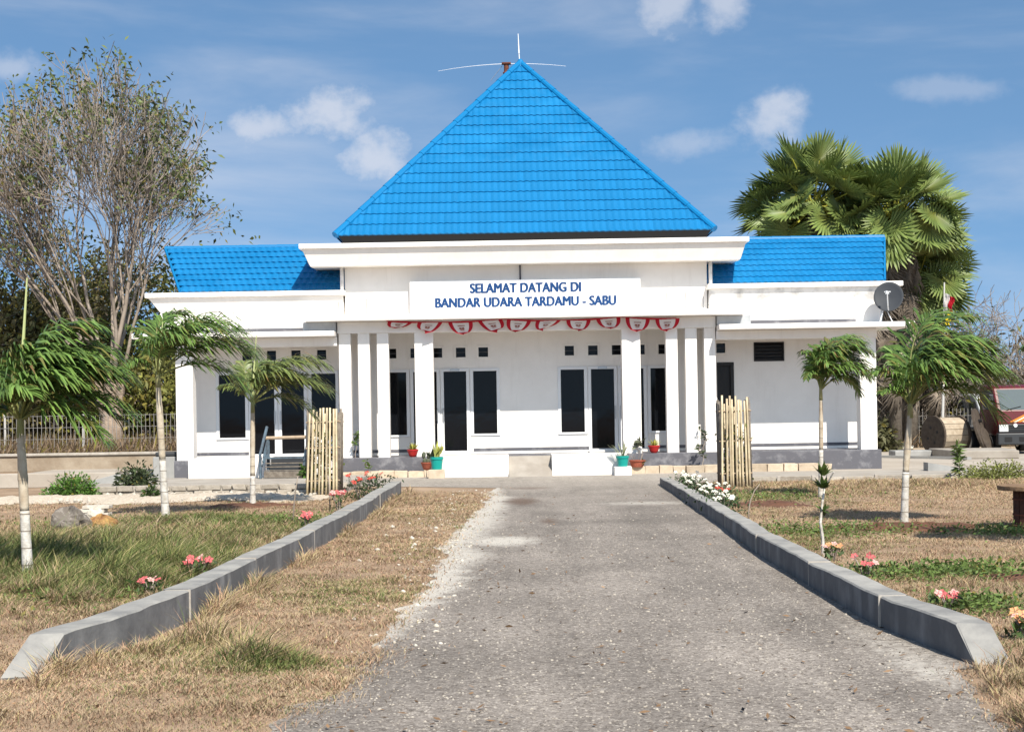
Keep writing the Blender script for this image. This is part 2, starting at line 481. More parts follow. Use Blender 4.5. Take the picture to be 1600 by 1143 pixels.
# ------------------------------------------------------------------ mesh helpers
class MB:
    def __init__(s):
        s.v, s.f = [], []

    def add(s, vs_, fs):
        o = len(s.v)
        s.v += [tuple(p) for p in vs_]
        s.f += [tuple(i + o for i in q) for q in fs]
        return s

    def box(s, x0, x1, y0, y1, z0, z1):
        return s.add([(x0, y0, z0), (x1, y0, z0), (x1, y1, z0), (x0, y1, z0), (x0, y0, z1), (x1, y0, z1), (x1, y1, z1), (x0, y1, z1)],
                     [(0, 3, 2, 1), (4, 5, 6, 7), (0, 1, 5, 4), (1, 2, 6, 5), (2, 3, 7, 6), (3, 0, 4, 7)])

    def frustum(s, b, t):
        """b, t = (x0,x1,y0,y1,z)"""
        return s.add([(b[0], b[2], b[4]), (b[1], b[2], b[4]), (b[1], b[3], b[4]), (b[0], b[3], b[4]),
                      (t[0], t[2], t[4]), (t[1], t[2], t[4]), (t[1], t[3], t[4]), (t[0], t[3], t[4])],
                     [(0, 3, 2, 1), (4, 5, 6, 7), (0, 1, 5, 4), (1, 2, 6, 5), (2, 3, 7, 6), (3, 0, 4, 7)])

    def tube(s, pts, rad, n=8, cap=True):
        P = [Vector(p) for p in pts]
        if not hasattr(rad, '__len__'):
            rad = [rad] * len(P)
        rings = []
        up0 = None
        for i, p in enumerate(P):
            t = (P[min(i + 1, len(P) - 1)] - P[max(i - 1, 0)])
            if t.length < 1e-9:
                t = Vector((0, 0, 1))
            t.normalize()
            if up0 is None:
                ref = Vector((1, 0, 0)) if abs(t.x) < 0.8 else Vector((0, 1, 0))
            else:
                ref = up0
            a = (ref - t * ref.dot(t)).normalized()
            up0 = a
            b = t.cross(a)
            rings.append([p + (a * math.cos(2 * PI * k / n) + b * math.sin(2 * PI * k / n)) * rad[i] for k in range(n)])
        vs_ = [q for r in rings for q in r]
        fs = []
        for i in range(len(P) - 1):
            for k in range(n):
                k2 = (k + 1) % n
                fs.append((i * n + k, i * n + k2, (i + 1) * n + k2, (i + 1) * n + k))
        if cap:
            fs.append(tuple(range(n - 1, -1, -1)))
            fs.append(tuple((len(P) - 1) * n + k for k in range(n)))
        return s.add(vs_, fs)

    def lathe(s, prof, c, n=20, cap=True):
        vs_ = [(c[0] + r * math.cos(2 * PI * k / n), c[1] + r * math.sin(2 * PI * k / n), c[2] + z) for (r, z) in prof for k in range(n)]
        fs = []
        for i in range(len(prof) - 1):
            for k in range(n):
                k2 = (k + 1) % n
                fs.append((i * n + k, i * n + k2, (i + 1) * n + k2, (i + 1) * n + k))
        if cap:
            fs.append(tuple(range(n - 1, -1, -1)))
            fs.append(tuple((len(prof) - 1) * n + k for k in range(n)))
        return s.add(vs_, fs)

    def prism(s, poly, axis, a, b):
        """poly of 2-D points extruded along axis from a to b"""
        def mk(p, w):
            return {'x': (w, p[0], p[1]), 'y': (p[0], w, p[1]), 'z': (p[0], p[1], w)}[axis]
        n = len(poly)
        vs_ = [mk(p, a) for p in poly] + [mk(p, b) for p in poly]
        fs = [tuple(range(n - 1, -1, -1)), tuple(range(n, 2 * n))]
        for k in range(n):
            k2 = (k + 1) % n
            fs.append((k, k2, n + k2, n + k))
        return s.add(vs_, fs)

    def build(s, name, m, parent=None, smooth=False, bevel=0.0):
        me = bpy.data.meshes.new(name)
        me.from_pydata(s.v, [], s.f)
        return link(name, me, m, parent, smooth, bevel)


def link(name, me, m, parent=None, smooth=False, bevel=0.0):
    if m is not None and not me.materials:
        me.materials.append(m)
    if smooth:
        me.polygons.foreach_set('use_smooth', [True] * len(me.polygons))
    o = bpy.data.objects.new(name, me)
    C.objects.link(o)
    if bevel > 0:
        b = o.modifiers.new('bevel', 'BEVEL')
        b.width = bevel
        b.segments = 2
        b.limit_method = 'ANGLE'
        b.angle_limit = R(40)
    if parent is not None:
        put(o, parent)
    return o


def put(o, parent):
    o.parent = parent
    if parent.type == 'EMPTY':
        o.matrix_parent_inverse = Matrix.Translation(-Vector(parent.location))


def fixn(o):
    import bmesh
    bm = bmesh.new()
    bm.from_mesh(o.data)
    bmesh.ops.recalc_face_normals(bm, faces=bm.faces)
    bm.to_mesh(o.data)
    bm.free()
    return o


def npmesh(name, V, F, m, parent=None, col=None, smooth=False):
    V = np.asarray(V, dtype=np.float32)
    F = np.asarray(F, dtype=np.int32)
    k = F.shape[1]
    me = bpy.data.meshes.new(name)
    me.vertices.add(len(V))
    me.vertices.foreach_set('co', V.ravel())
    me.loops.add(F.size)
    me.loops.foreach_set('vertex_index', F.ravel())
    me.polygons.add(len(F))
    me.polygons.foreach_set('loop_start', np.arange(0, F.size, k, dtype=np.int32))
    me.update(calc_edges=True)
    if col is not None:
        a = me.color_attributes.new('Col', 'FLOAT_COLOR', 'POINT')
        c4 = np.ones((len(V), 4), dtype=np.float32)
        c4[:, :3] = col
        a.data.foreach_set('color', c4.ravel())
    return link(name, me, m, parent, smooth)


def tag(o, label=None, cat=None, group=None, kind=None):
    if label:
        o['label'] = label
    if cat:
        o['category'] = cat
    if group:
        o['group'] = group
    if kind:
        o['kind'] = kind
    return o


def thing(name, loc, label, cat, group=None):
    o = bpy.data.objects.new(name, None)
    C.objects.link(o)
    o.location = loc
    return tag(o, label, cat, group)


def unit(v):
    v = np.asarray(v, float)
    return v / (np.linalg.norm(v, axis=-1, keepdims=True) + 1e-9)


# ------------------------------------------------------------------ ground
RL = [(-2.2, 2.0), (-1.75, 6.0), (-1.36, 7.98), (-1.18, 8.71), (-0.98, 9.52), (-0.95, 11.1), (-0.82, 14.78), (-0.80, 19.0), (-0.66, 24.9), (-0.35, 32.5), (-2.1, 33.6), (-5.0, 34.2)]
RR = [(2.3, 2.0), (2.45, 6.0), (2.58, 8.2), (2.86, 9.6), (2.70, 11.4), (2.71, 16.3), (2.84, 20.5), (2.96, 24.8), (3.16, 32.9), (3.3, 33.6), (4.5, 34.2)]
KL = [(-3.05, 9.75), (-2.74, 11.0), (-2.60, 12.3), (-2.51, 14.9), (-2.40, 18.0), (-2.32, 21.2), (-2.27, 26.0), (-2.25, 30.7)]
KR = [(2.88, 9.60), (2.68, 11.4), (2.67, 13.8), (2.69, 16.3), (2.82, 20.5), (2.94, 24.8), (3.03, 28.8), (3.14, 32.9)]


def ix(poly, y):
    ys = [p[1] for p in poly]
    xs = [p[0] for p in poly]
    return np.interp(y, ys, xs)


def zroad(y):
    return np.interp(y, [0, 34.7, 36.2, 60], [0.004, 0.006, 0.064, 0.064])


g = MB()
g.add([(-900, -300, 0), (900, -300, 0), (900, 1500, 0), (-900, 1500, 0)], [(0, 1, 2, 3)])
tag(g.build('ground', M['ground']), 'dry tan soil spreading under the lawns and beyond the fences', 'ground', kind='structure')

# the drive: a chip-seal sheet with a broken left edge, widening into a forecourt before the building
ny, nx = 700, 80
ys = np.concatenate([np.linspace(-4, 7, 200), 7 + (36.6 - 7) * np.linspace(0, 1, ny - 200) ** 1.2])
noise = np.convolve(rng.normal(0, 1, ny + 10), np.hanning(11), 'valid')[:ny] * 0.022
noise += np.convolve(rng.normal(0, 1, ny + 60), np.hanning(61), 'valid')[:ny] * 0.014
V, COL = [], []
for i, y in enumerate(ys):
    xl = np.interp(y, [p[1] for p in RL[:10]], [p[0] for p in RL[:10]]) if y < 32.5 else np.interp(y, [32.5, 33.6, 34.6, 36.6], [-0.35, -2.2, -4.3, -4.4])
    xr = np.interp(y, [p[1] for p in RR[:9]], [p[0] for p in RR[:9]]) if y < 32.9 else np.interp(y, [32.9, 33.6, 34.4, 36.6], [3.16, 5.5, 15.0, 15.0])
    xl += noise[i] * (1.0 if y < 32 else 0.15)
    if y < 9.5:
        xr += noise[::-1][i] * 1.2
    t = np.linspace(0, 1, nx) ** 1.4
    xs = xl + (xr - xl) * t
    z = zroad(y) - 0.0 * xs
    V.append(np.stack([xs, np.full(nx, y), np.full(nx, z)], 1))
    d = xs - xl
    wid = np.interp(y, [6, 9, 12, 14, 17, 20, 24, 30, 33], [0.08, 0.12, 0.35, 0.60, 0.85, 1.0, 0.9, 0.7, 0.1])
    e = np.clip(1 - d / wid, 0, 1) * np.interp(y, [6, 10, 13, 32, 34], [0.35, 0.45, 0.95, 0.95, 0.0])
    e = np.maximum(e, 0.85 * np.exp(-((xs + 0.15) / 0.55) ** 2 - ((y - 19.3) / 0.9) ** 2))
    e = np.maximum(e, 0.55 * np.exp(-((xs - 2.3) / 1.4) ** 2 - ((y - 26.5) / 0.8) ** 2))
    e = np.maximum(e, 0.6 * np.exp(-((xs - 2.55) / 0.35) ** 2) * np.interp(y, [8, 9.4, 13, 16], [0.2, 0.9, 0.4, 0]))
    st = 0.75 * np.exp(-((xs - 0.15) / 0.42) ** 2 - ((y - 27.6) / 1.5) ** 2) + 0.7 * np.exp(-((xs - 0.35) / 0.6) ** 2 - ((y - 32.2) / 0.8) ** 2) + 0.6 * np.exp(-((xs - 0.52) / 0.2) ** 2 - ((y - 22.6) / 1.0) ** 2)
    du = np.full(nx, np.interp(y, [0, 14, 24, 31, 36], [0.0, 0.05, 0.2, 0.40, 0.6]))
    COL.append(np.stack([e, st, du], 1))
V = np.concatenate(V)
COL = np.concatenate(COL)
a_ = np.arange((ny - 1) * nx).reshape(ny - 1, nx)[:, :-1].ravel()
F = np.stack([a_, a_ + 1, a_ + nx + 1, a_ + nx], 1)
tag(npmesh('road', V, F, M['road'], col=COL), 'worn grey chip seal drive leading to the entrance steps', 'road', kind='structure')

# pale apron / path in front of the building and right-hand yard
ap = MB()
ap.box(-14, 19, 36.4, 60.0, -0.2, 0.058)
tag(ap.build('pavement', M['path']), 'pale cement paving around the foot of the terminal building', 'paving', kind='structure')
wk = MB()
wk.box(-9.6, -3.45, 31.75, 36.38, -0.2, 0.17)
tag(wk.build('path', M['concrete'], bevel=0.02), 'raised pale walkway in front of the left porch', 'path', kind='structure')
pr = MB()
pr.box(4.9, 19, 33.35, 36.38, -0.2, 0.075)
tag(pr.build('path', M['concrete'], bevel=0.02), 'flat cement walkway beside the right wing', 'path', kind='structure')

# gravel heap spread along the left stone edging
N = 90
gx = np.linspace(-12.5, -3.6, N)
V = []
for i, x in enumerate(gx):
    w0 = 29.0 + 0.45 * math.sin(x * 1.9) + rng.normal(0, 0.22)
    for k, t in enumerate(np.linspace(0, 1, 14)):
        y = w0 + (31.62 - w0) * t
        h = 0.10 * math.sin(PI * min(1, t * 1.1)) * np.interp(x, [-12.5, -10, -5, -3.6], [0.2, 1, 0.8, 0.1])
        V.append((x, y, 0.006 + h + rng.normal(0, 0.010) * (0 < t < 1)))
a_ = np.arange((N - 1) * 14).reshape(N - 1, 14)[:, :-1].ravel()
F = np.stack([a_, a_ + 14, a_ + 15, a_ + 1], 1)
tag(npmesh('gravel', V, F, M['gravel'], smooth=True), 'pale gravel tipped along the foot of the stone edging', 'gravel', kind='stuff')

# red-brown dug soil round the right-hand palms
def mound(name, cx, cy, rx, ry, h, m, label, cat='soil'):
    n, q = 26, 9
    V = [(cx, cy, h)]
    for j in range(1, q):
        for k in range(n):
            a = 2 * PI * k / n
            rr = j / (q - 1) * (1 + 0.18 * math.sin(3 * a + cx) + rng.normal(0, 0.05))
            V.append((cx + rx * rr * math.cos(a), cy + ry * rr * math.sin(a), max(0.004, h * (1 - (j / (q - 1)) ** 2) + rng.normal(0, 0.014)) if j < q - 1 else -0.01))
    F = []
    for k in range(n):
        F.append((0, 1 + k, 1 + (k + 1) % n))
    for j in range(q - 2):
        for k in range(n):
            k2 = (k + 1) % n
            F.append((1 + j * n + k, 1 + (j + 1) * n + k, 1 + (j + 1) * n + k2, 1 + j * n + k2))
    b = MB()
    b.add(V, F)
    return tag(b.build(name, m, smooth=True), label, cat, kind='stuff')


mound('soil', 5.2, 20.3, 1.1, 0.7, 0.06, M['redsoil'], 'turned red soil round the foot of the right palm')
mound('soil', 5.1, 14.3, 0.85, 0.55, 0.05, M['redsoil'], 'turned red soil bed at the edge of the right lawn')
mound('soil', -4.7, 27.5, 0.9, 0.6, 0.05, M['redsoil'], 'brown soil ring round the foot of the third left palm')
mound('soil', 4.3, 25.6, 0.7, 0.9, 0.04, M['redsoil'], 'brown soil beside the white flowers by the right kerb')

# ------------------------------------------------------------------ kerbs, in cast blocks
def kerb(name, line, side, label, h0, h1, joints):
    e = tag(bpy.data.objects.new(name, None), label, 'kerb', kind='structure')
    C.objects.link(e)
    e.location = (line[0][0], line[0][1], 0)
    w = 0.21
    yend = line[-1][1]
    ylist = [line[0][1]] + joints + [yend]

    def at(y):
        x = float(ix(line, y)) + random.uniform(-0.005, 0.005)
        h = float(np.interp(y, [line[0][1], yend], [h0, h1]))
        wob = 0.010 * math.sin(y * 0.9 + side) + 0.004 * math.sin(y * 3.1)
        return x + wob, h + 0.006 * math.sin(y * 1.7) + random.uniform(-0.006, 0.006)
    for j in range(len(ylist) - 1):
        a, b = ylist[j] + (0.008 if j else 0), ylist[j + 1] - 0.008
        n = max(3, int((b - a) / 0.2))
        yy = np.linspace(a, b, n)
        V, F = [], []
        for i, y in enumerate(yy):
            x, h = at(y)
            y_b = y
            if j == 0 and i == 0:       # sloping nose at the near end
                V += [(x - side * 0.0, y, -0.1), (x, y, 0.0), (x, y, 0.012), (x + side * w, y - 0.06, 0.012), (x + side * w, y - 0.06, -0.1)]
                x2, h2 = at(y + 0.34)
                V += [(x2, y + 0.30, -0.1), (x2, y + 0.30, h2 - 0.012), (x2 + side * 0.012, y + 0.31, h2), (x2 + side * w, y + 0.26, h2), (x2 + side * w, y + 0.26, -0.1)]
                continue
            if j == 0 and y < a + 0.4:
                continue
            V += [(x, y, -0.1), (x, y, h - 0.012), (x + side * 0.012, y, h), (x + side * w, y, h), (x + side * w, y, -0.1)]
        n = len(V) // 5
        for i in range(n - 1):
            for k in range(4):
                F.append((i * 5 + k, i * 5 + k + 1, (i + 1) * 5 + k + 1, (i + 1) * 5 + k))
        F.append((0, 1, 2, 3, 4))
        F.append(tuple((n - 1) * 5 + k for k in (4, 3, 2, 1, 0)))
        mb = MB()
        mb.add(V, F)
        o = fixn(mb.build('kerb_block', M['kerb'], e))
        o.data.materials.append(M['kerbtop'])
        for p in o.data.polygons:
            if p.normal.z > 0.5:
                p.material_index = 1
        if j:       # pale mortar squeezed from the joint
            x, h = at(a)
            jb = MB()
            jb.box(min(x - side * 0.003, x + side * (w - 0.01)), max(x - side * 0.003, x + side * (w - 0.01)), a - 0.018, a + 0.002, -0.1, h + 0.003)
            jb.build('mortar_joint', M['mortar'], e)
    return e


kerb('kerb', KL, -1, 'long grey painted concrete kerb left of the drive', 0.25, 0.255, [12.3, 14.9, 18.4, 22.0, 26.2])
kerb('kerb', KR, 1, 'long dark grey concrete kerb right of the drive', 0.24, 0.16, [11.3, 14.0, 17.2, 20.6, 24.4, 28.6])

# ------------------------------------------------------------------ terminal building
AX = 0.40
B = thing('airport_terminal', (AX, 38.0, 0), 'white airport terminal with blue pyramid roof and two low wings', 'building')
FZ = 0.53
WY = 39.5      # rear wall of the porch
W = M['white']


def bx(name, m, x0, x1, y0, y1, z0, z1, parent=B, bevel=0.012):
    return MB().box(x0, x1, y0, y1, z0, z1).build(name, m, parent, bevel=bevel)


bx('plinth', M['plinth'], -8.32, 9.06, 37.72, 50.0, 0.0, FZ)
# openings of the porch wall: (x0, x1, z0, z1)
OPEN = []
# (kind, x0, x1, z0, z1)
items = []
for base in ((-7.57, -6.81, -6.73, -6.06, -5.97, -5.30, -5.19, -4.48), (-3.17, -2.66, -2.57, -1.88, -1.79, -1.12, -1.03, -0.34), (1.22, 1.91, 2.00, 2.68, 2.77, 3.44, 3.53, 4.04)):
    a = base
    items += [('window', a[0], a[1], 1.05, 2.66), ('door', a[2], a[3], 0.62, 2.66), ('door', a[4], a[5], 0.62, 2.66), ('window', a[6], a[7], 1.05, 2.66)]
vents = [(-6.92, -6.66), (-6.29, -6.03), (-5.66, -5.40), (-5.00, -4.74), (-3.20, -2.94), (-2.60, -2.34), (-2.02, -1.76), (-1.43, -1.16), (-0.85, -0.58),
         (1.37, 1.63), (1.97, 2.24), (2.58, 2.85), (3.18, 3.45), (3.78, 4.04)]
for v in vents:
    items.append(('vent', v[0], v[1], 3.01, 3.28))
items.append(('vent', 5.26, 5.52, 3.01, 3.28))
items.append(('service', 5.20, 5.72, 0.58, 2.78))
items.append(('louvre', 6.24, 7.02, 2.79, 3.28))

# porch wall built as a grid of cells with the openings left out
xs_ = sorted(set([-8.2, 8.95] + [q for it in items for q in it[1:3]]))
zs_ = sorted(set([FZ - 0.02, 3.9] + [q for it in items for q in it[3:5]]))
wall = MB()
D = 0.14


def hole(x, z):
    return any(it[1] < x < it[2] and it[3] < z < it[4] for it in items)


for i in range(len(xs_) - 1):
    z_run = None
    for j in range(len(zs_) - 1):
        solid = not hole((xs_[i] + xs_[i + 1]) / 2, (zs_[j] + zs_[j + 1]) / 2)
        if solid:
            if z_run is None:
                z_run = zs_[j]
        if (not solid or j == len(zs_) - 2) and z_run is not None:
            z1 = zs_[j + 1] if solid else zs_[j]
            x0, x1, z0 = xs_[i], xs_[i + 1], z_run
            wall.add([(x0, WY, z0), (x1, WY, z0), (x1, WY, z1), (x0, WY, z1)], [(0, 1, 2, 3)])
            z_run = None
for it in items:
    x0, x1, z0, z1 = it[1:]
    wall.add([(x0, WY, z0), (x1, WY, z0), (x1, WY, z1), (x0, WY, z1), (x0, WY + D, z0), (x1, WY + D, z0), (x1, WY + D, z1), (x0, WY + D, z1)],
             [(0, 3, 7, 4), (1, 5, 6, 2), (3, 2, 6, 7), (0, 4, 5, 1)])
wall.build('porch_wall', M['white'], B)
# body of the building behind the porch wall
bd = MB()
bd.box(-8.2, 8.95, WY + 0.16, 46.5, FZ, 3.9)
bd.box(-4.14, 4.94, 38.5, 47.5, 3.9, 5.30)
bd.build('wall', M['white'], B, bevel=0.01)
# dark skirting on the porch wall
segs = [(-8.18, -6.78), (-4.44, -3.3), (-3.2, -2.6), (-1.0, 1.96), (3.5, 5.15), (5.8, 8.93)]
for a, b in segs:
    MB().box(a, b, WY - 0.012, WY - 0.001, FZ + 0.075, FZ + 0.15).build('skirting', M['plinth'], B)

for it in items:
    k, x0, x1, z0, z1 = it
    t = 0.045
    if k in ('window', 'door'):
        fr = MB()
        y0, y1 = WY - 0.03, WY + 0.05
        fr.box(x0 - 0.035, x0 + t, y0, y1, z0, z1)
        fr.box(x1 - t, x1 + 0.035, y0, y1, z0, z1)
        fr.box(x0 - 0.035, x1 + 0.035, y0 - 0.003, y1, z1, z1 + 0.07)
        fr.box(x0 - 0.035, x1 + 0.035, y0 - 0.003, y1, z0 - 0.05, z0 + 0.0)
        root = fr.build(k, M['alu'], B, bevel=0.004)
        MB().box(x0 + t, x1 - t, WY + 0.035, WY + 0.045, z0, z1).build('pane', M['glass'], root)
        if k == 'door':
            left = x0 in (-6.73, -2.57, 2.00)
            hx = x1 - 0.03 if left else x0 + 0.03
            hb = MB()
            hb.box(hx - 0.016, hx + 0.016, WY - 0.075, WY - 0.05, 1.38, 1.72)
            hb.box(hx - 0.01, hx + 0.01, WY - 0.052, WY - 0.028, 1.42, 1.45)
            hb.box(hx - 0.01, hx + 0.01, WY - 0.052, WY - 0.028, 1.65, 1.68)
            hb.build('handle', M['steel'], root)
            if (left and x0 > 0) or (not left and -2 < x0 < 0):
                MB().box((x0 + x1) / 2 - 0.12, (x0 + x1) / 2 + 0.12, WY - 0.07, WY - 0.034, z1 + 0.004, z1 + 0.062).build('door_closer', M['steel'], root)
    elif k == 'vent':
        fr = MB()
        for q in ((x0 - 0.04, x0 + 0.012, z0 - 0.04, z1 + 0.04), (x1 - 0.012, x1 + 0.04, z0 - 0.04, z1 + 0.04)):
            fr.box(q[0], q[1], WY - 0.018, WY + 0.03, q[2], q[3])
        fr.box(x0 + 0.012, x1 - 0.012, WY - 0.018, WY + 0.03, z1 - 0.012, z1 + 0.04)
        fr.box(x0 + 0.012, x1 - 0.012, WY - 0.018, WY + 0.03, z0 - 0.04, z0 + 0.012)
        root = fr.build('vent', M['white'], B, bevel=0.004)
        MB().box(x0 + 0.012, x1 - 0.012, WY + 0.06, WY + 0.07, z0, z1).build('pane', M['glass'], root)
        q = MB()
        q.box(x0 + 0.012, x1 - 0.012, WY + 0.03, WY + 0.05, (z0 + z1) / 2 - 0.012, (z0 + z1) / 2 + 0.012)
        q.build('bar', M['louvre'], root)
    elif k == 'service':
        fr = MB()
        fr.box(x0, x0 + 0.07, WY - 0.02, WY + 0.1, z0, z1)
        fr.box(x1 - 0.09, x1, WY - 0.02, WY + 0.1, z0, z1)
        fr.box(x0 + 0.07, x1 - 0.09, WY - 0.02, WY + 0.1, z1 - 0.09, z1)
        root = fr.build('service_door', M['darkdoor'], B, bevel=0.005)
        MB().box(x0 + 0.07, x1 - 0.09, WY + 0.06, WY + 0.09, z0, z1 - 0.09).build('door_leaf', M['ventdark'], root)
    else:
        fr = MB()
        fr.box(x0, x0 + 0.03, WY - 0.02, WY + 0.1, z0, z1)
        fr.box(x1 - 0.03, x1, WY - 0.02, WY + 0.1, z0, z1)
        fr.box(x0 + 0.03, x1 - 0.03, WY - 0.02, WY + 0.1, z1 - 0.03, z1)
        fr.box(x0 + 0.03, x1 - 0.03, WY - 0.02, WY + 0.1, z0, z0 + 0.03)
        root = fr.build('louvre_window', M['darkdoor'], B)
        MB().box(x0 + 0.03, x1 - 0.03, WY + 0.105, WY + 0.115, z0, z1).build('pane', M['glass'], root)
        for q in range(5):
            zc = z0 + 0.07 + q * 0.087
            b = MB()
            b.add([(x0 + 0.03, WY + 0.0, zc - 0.03), (x1 - 0.03, WY + 0.0, zc - 0.03), (x1 - 0.03, WY + 0.08, zc + 0.04), (x0 + 0.03, WY + 0.08, zc + 0.04),
                   (x0 + 0.03, WY + 0.0, zc - 0.037), (x1 - 0.03, WY + 0.0, zc - 0.037), (x1 - 0.03, WY + 0.08, zc + 0.033), (x0 + 0.03, WY + 0.08, zc + 0.033)],
                  [(0, 1, 2, 3), (7, 6, 5, 4), (0, 4, 5, 1), (2, 6, 7, 3)])
            b.build('louvre_blade', M['louvre'], root)

# columns
for (x0, x1, dpt) in ((-4.26, -3.97, 0.29), (-3.79, -3.50, 0.29), (-3.32, -3.03, 0.29), (-2.39, -1.93, 0.36),
                      (2.74, 3.20, 0.36), (3.83, 4.12, 0.29), (4.31, 4.60, 0.29), (4.78, 5.06, 0.29)):
    bx('column', W, x0, x1, 38.0, 38.0 + dpt, FZ - 0.01, 3.60, bevel=0.01)
for (x0, x1) in ((-8.31, -7.89), (8.62, 9.03)):
    bx('end_column', W, x0, x1, 38.0, 38.42, FZ - 0.01, 3.52, bevel=0.01)
bx('pilaster', W, 5.06, 5.20, 38.9, WY - 0.002, FZ, 3.6, bevel=0.005)
bx('pilaster', W, -3.93, -3.83, 39.15, WY - 0.002, FZ, 3.6, bevel=0.005)
# beams and canopies
bx('beam', W, -4.29, 5.07, 37.97, 38.38, 3.60, 3.885)
bx('wing_beam', W, -8.33, -4.30, 37.97, 38.38, 3.30, 3.52)
bx('wing_beam', W, 5.08, 9.05, 37.97, 38.38, 3.30, 3.52)
bx('canopy', W, -5.05, 5.73, 37.5, WY, 3.89, 4.035)
bx('wing_canopy', W, -9.25, -4.31, 37.45, WY - 0.003, 3.525, 3.65)
bx('wing_canopy', W, 5.09, 9.86, 37.45, WY - 0.003, 3.525, 3.65)
bx('canopy_block', M['panelgrey'], -5.12, -4.31, 37.85, 38.25, 3.655, 3.886)
bx('canopy_block', M['panelgrey'], 5.09, 5.92, 37.85, 38.25, 3.655, 3.886)


def gutter(name, m, x0, x1, y0, y1, z0, zt, z1, fx0, fx1, fy):
    """box gutter: flaring faces from z0 to zt, then a square lip up to z1"""
    q = MB()
    q.frustum((x0, x1, y0, y1, z0), (x0 - fx0, x1 + fx1, y0 - fy, y1, zt))
    o = q.build(name, m, B, bevel=0.008)
    MB().box(x0 - fx0 - 0.07, x1 + fx1 + 0.07, y0 - fy - 0.07, y1 + 0.002, zt + 0.001, z1).build('lip', M['white'], o, bevel=0.01)
    return o


gutter('cornice', W, -4.95, 5.72, 37.98, 48.3, 5.30, 5.69, 5.81, 0.16, 0.11, 0.16)
bx('cornice_band', W, -4.93, 5.70, 37.955, 38.4, 5.272, 5.30, bevel=0.004)
# wing parapets
bx('parapet', W, -8.74, -4.16, 38.3, 42.4, 3.66, 4.19)
bx('parapet', W, 4.96, 9.27, 38.3, 42.4, 3.66, 4.19)
gutter('gutter', W, -8.72, -4.16, 38.32, 42.42, 4.195, 4.57, 4.69, 0.28, -0.02, 0.14)
gutter('gutter', M['white2'], 4.96, 9.25, 38.32, 42.42, 4.195, 4.57, 4.69, -0.02, 0.44, 0.14)
bx('shade_strip', M['plinth'], -8.7, -4.4, 38.24, 38.298, 3.655, 3.775, bevel=0.0)  # dark strips painting in the shadow line between parapet and wing canopy
bx('shade_strip', M['plinth'], 5.95, 8.6, 38.24, 38.298, 3.655, 3.775, bevel=0.0)
# downpipes at the corners of the upper block
for x in (-4.20, 5.02):
    q = MB()
    q.tube([(x, 38.42, 5.27), (x, 38.42, 4.6)], 0.045, 10)
    q.build('downpipe', M['white2'], B, smooth=True)
q = MB()
q.tube([(AX - 0.14, 38.46, 5.27), (AX - 0.14, 38.46, 4.905)], 0.022, 8)
q.build('cable_pipe', M['plinth'], B, smooth=True)
# starter bars standing on the canopy
for x, h in ((-3.55, 0.42), (-3.02, 0.40), (3.84, 0.44), (4.31, 0.44), (4.75, 0.32), (4.62, 0.14), (-4.25, 0.35)):
    MB().tube([(x, 37.85, 4.03), (x + 0.01, 37.86, 4.035 + h)], 0.009, 6).build('rebar', M['plinth'], B)
# porches and steps
bx('porch_step', W, -1.89, -0.10, 36.6, 37.715, 0.0, 0.565)
bx('porch_step', W, 0.93, 2.73, 36.6, 37.715, 0.0, 0.565)
q = MB()
q.prism([(36.35, 0.05), (37.70, 0.05), (37.70, 0.52), (37.3, 0.52)], 'x', -0.098, 0.928)
fixn(q.build('ramp', M['concrete'], B, bevel=0.01))
bx('left_porch', W, -7.58, -5.80, 35.85, 37.71, 0.12, 0.62)
bx('left_porch', W, -4.72, -4.35, 35.85, 37.71, 0.12, 0.62)
for i in range(3):  # steps coloured dark to stand in for the shade lying on them
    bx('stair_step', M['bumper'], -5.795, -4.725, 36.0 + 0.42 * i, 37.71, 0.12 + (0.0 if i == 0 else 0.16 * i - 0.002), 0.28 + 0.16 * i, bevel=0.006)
bx('door_sill', W, -6.8, -5.2, 39.1, WY - 0.03, FZ, FZ + 0.06)
bx('door_sill', W, -2.62, -1.05, 39.1, WY - 0.03, FZ, FZ + 0.06)
bx('door_sill', W, 1.95, 3.5, 39.1, WY - 0.03, FZ, FZ + 0.06)

# ---- roofs
def tile_mesh(w, l, lift):
    n = 6
    V, F = [], []
    for r, (yy, zz) in enumerate(((l, 0.004), (0.0, lift), (0.0, lift), (0.002, lift - 0.034))):
        for k in range(n + 1):
            t = k / n
            V.append((t * w, yy, zz + 0.020 * (0.5 - 0.5 * math.cos(2 * PI * t))))
    for r in (0, 2):
        for k in range(n):
            F.append((r * (n + 1) + k, (r + 1) * (n + 1) + k, (r + 1) * (n + 1) + k + 1, r * (n + 1) + k + 1))
    return V, F


EX, EZ, EY = 4.80, 6.14, 39.0          # half width, eave height, front eave
AZ = 11.5
cy = EY + EX
slope = math.atan2(AZ - EZ, EX)
L = math.hypot(EX, AZ - EZ)
core = MB()
core.add([(AX - EX, EY, EZ), (AX + EX, EY, EZ), (AX + EX, EY + 2 * EX, EZ), (AX - EX, EY + 2 * EX, EZ), (AX, cy, AZ - 0.02)],
         [(0, 1, 4), (1, 2, 4), (2, 3, 4), (3, 0, 4), (0, 3, 2, 1)])
roof = core.build('hip_roof', M['blue'], B)
fa = MB()
fa.frustum((AX - 4.50, AX + 4.50, EY + 0.30, EY + 2 * EX - 0.3, 5.80), (AX - 4.74, AX + 4.74, EY + 0.06, EY + 2 * EX - 0.06, EZ - 0.005))
fa.build('fascia', M['black'], roof)
ROWS, TW = 18, 0.172
rl = L / ROWS
tv, tf = tile_mesh(TW, rl + 0.02, 0.032)
tme = bpy.data.meshes.new('roof_tile')
tme.from_pydata(tv, [], tf)
tme.materials.append(M['blue'])
tme.polygons.foreach_set('use_smooth', [True] * 12)


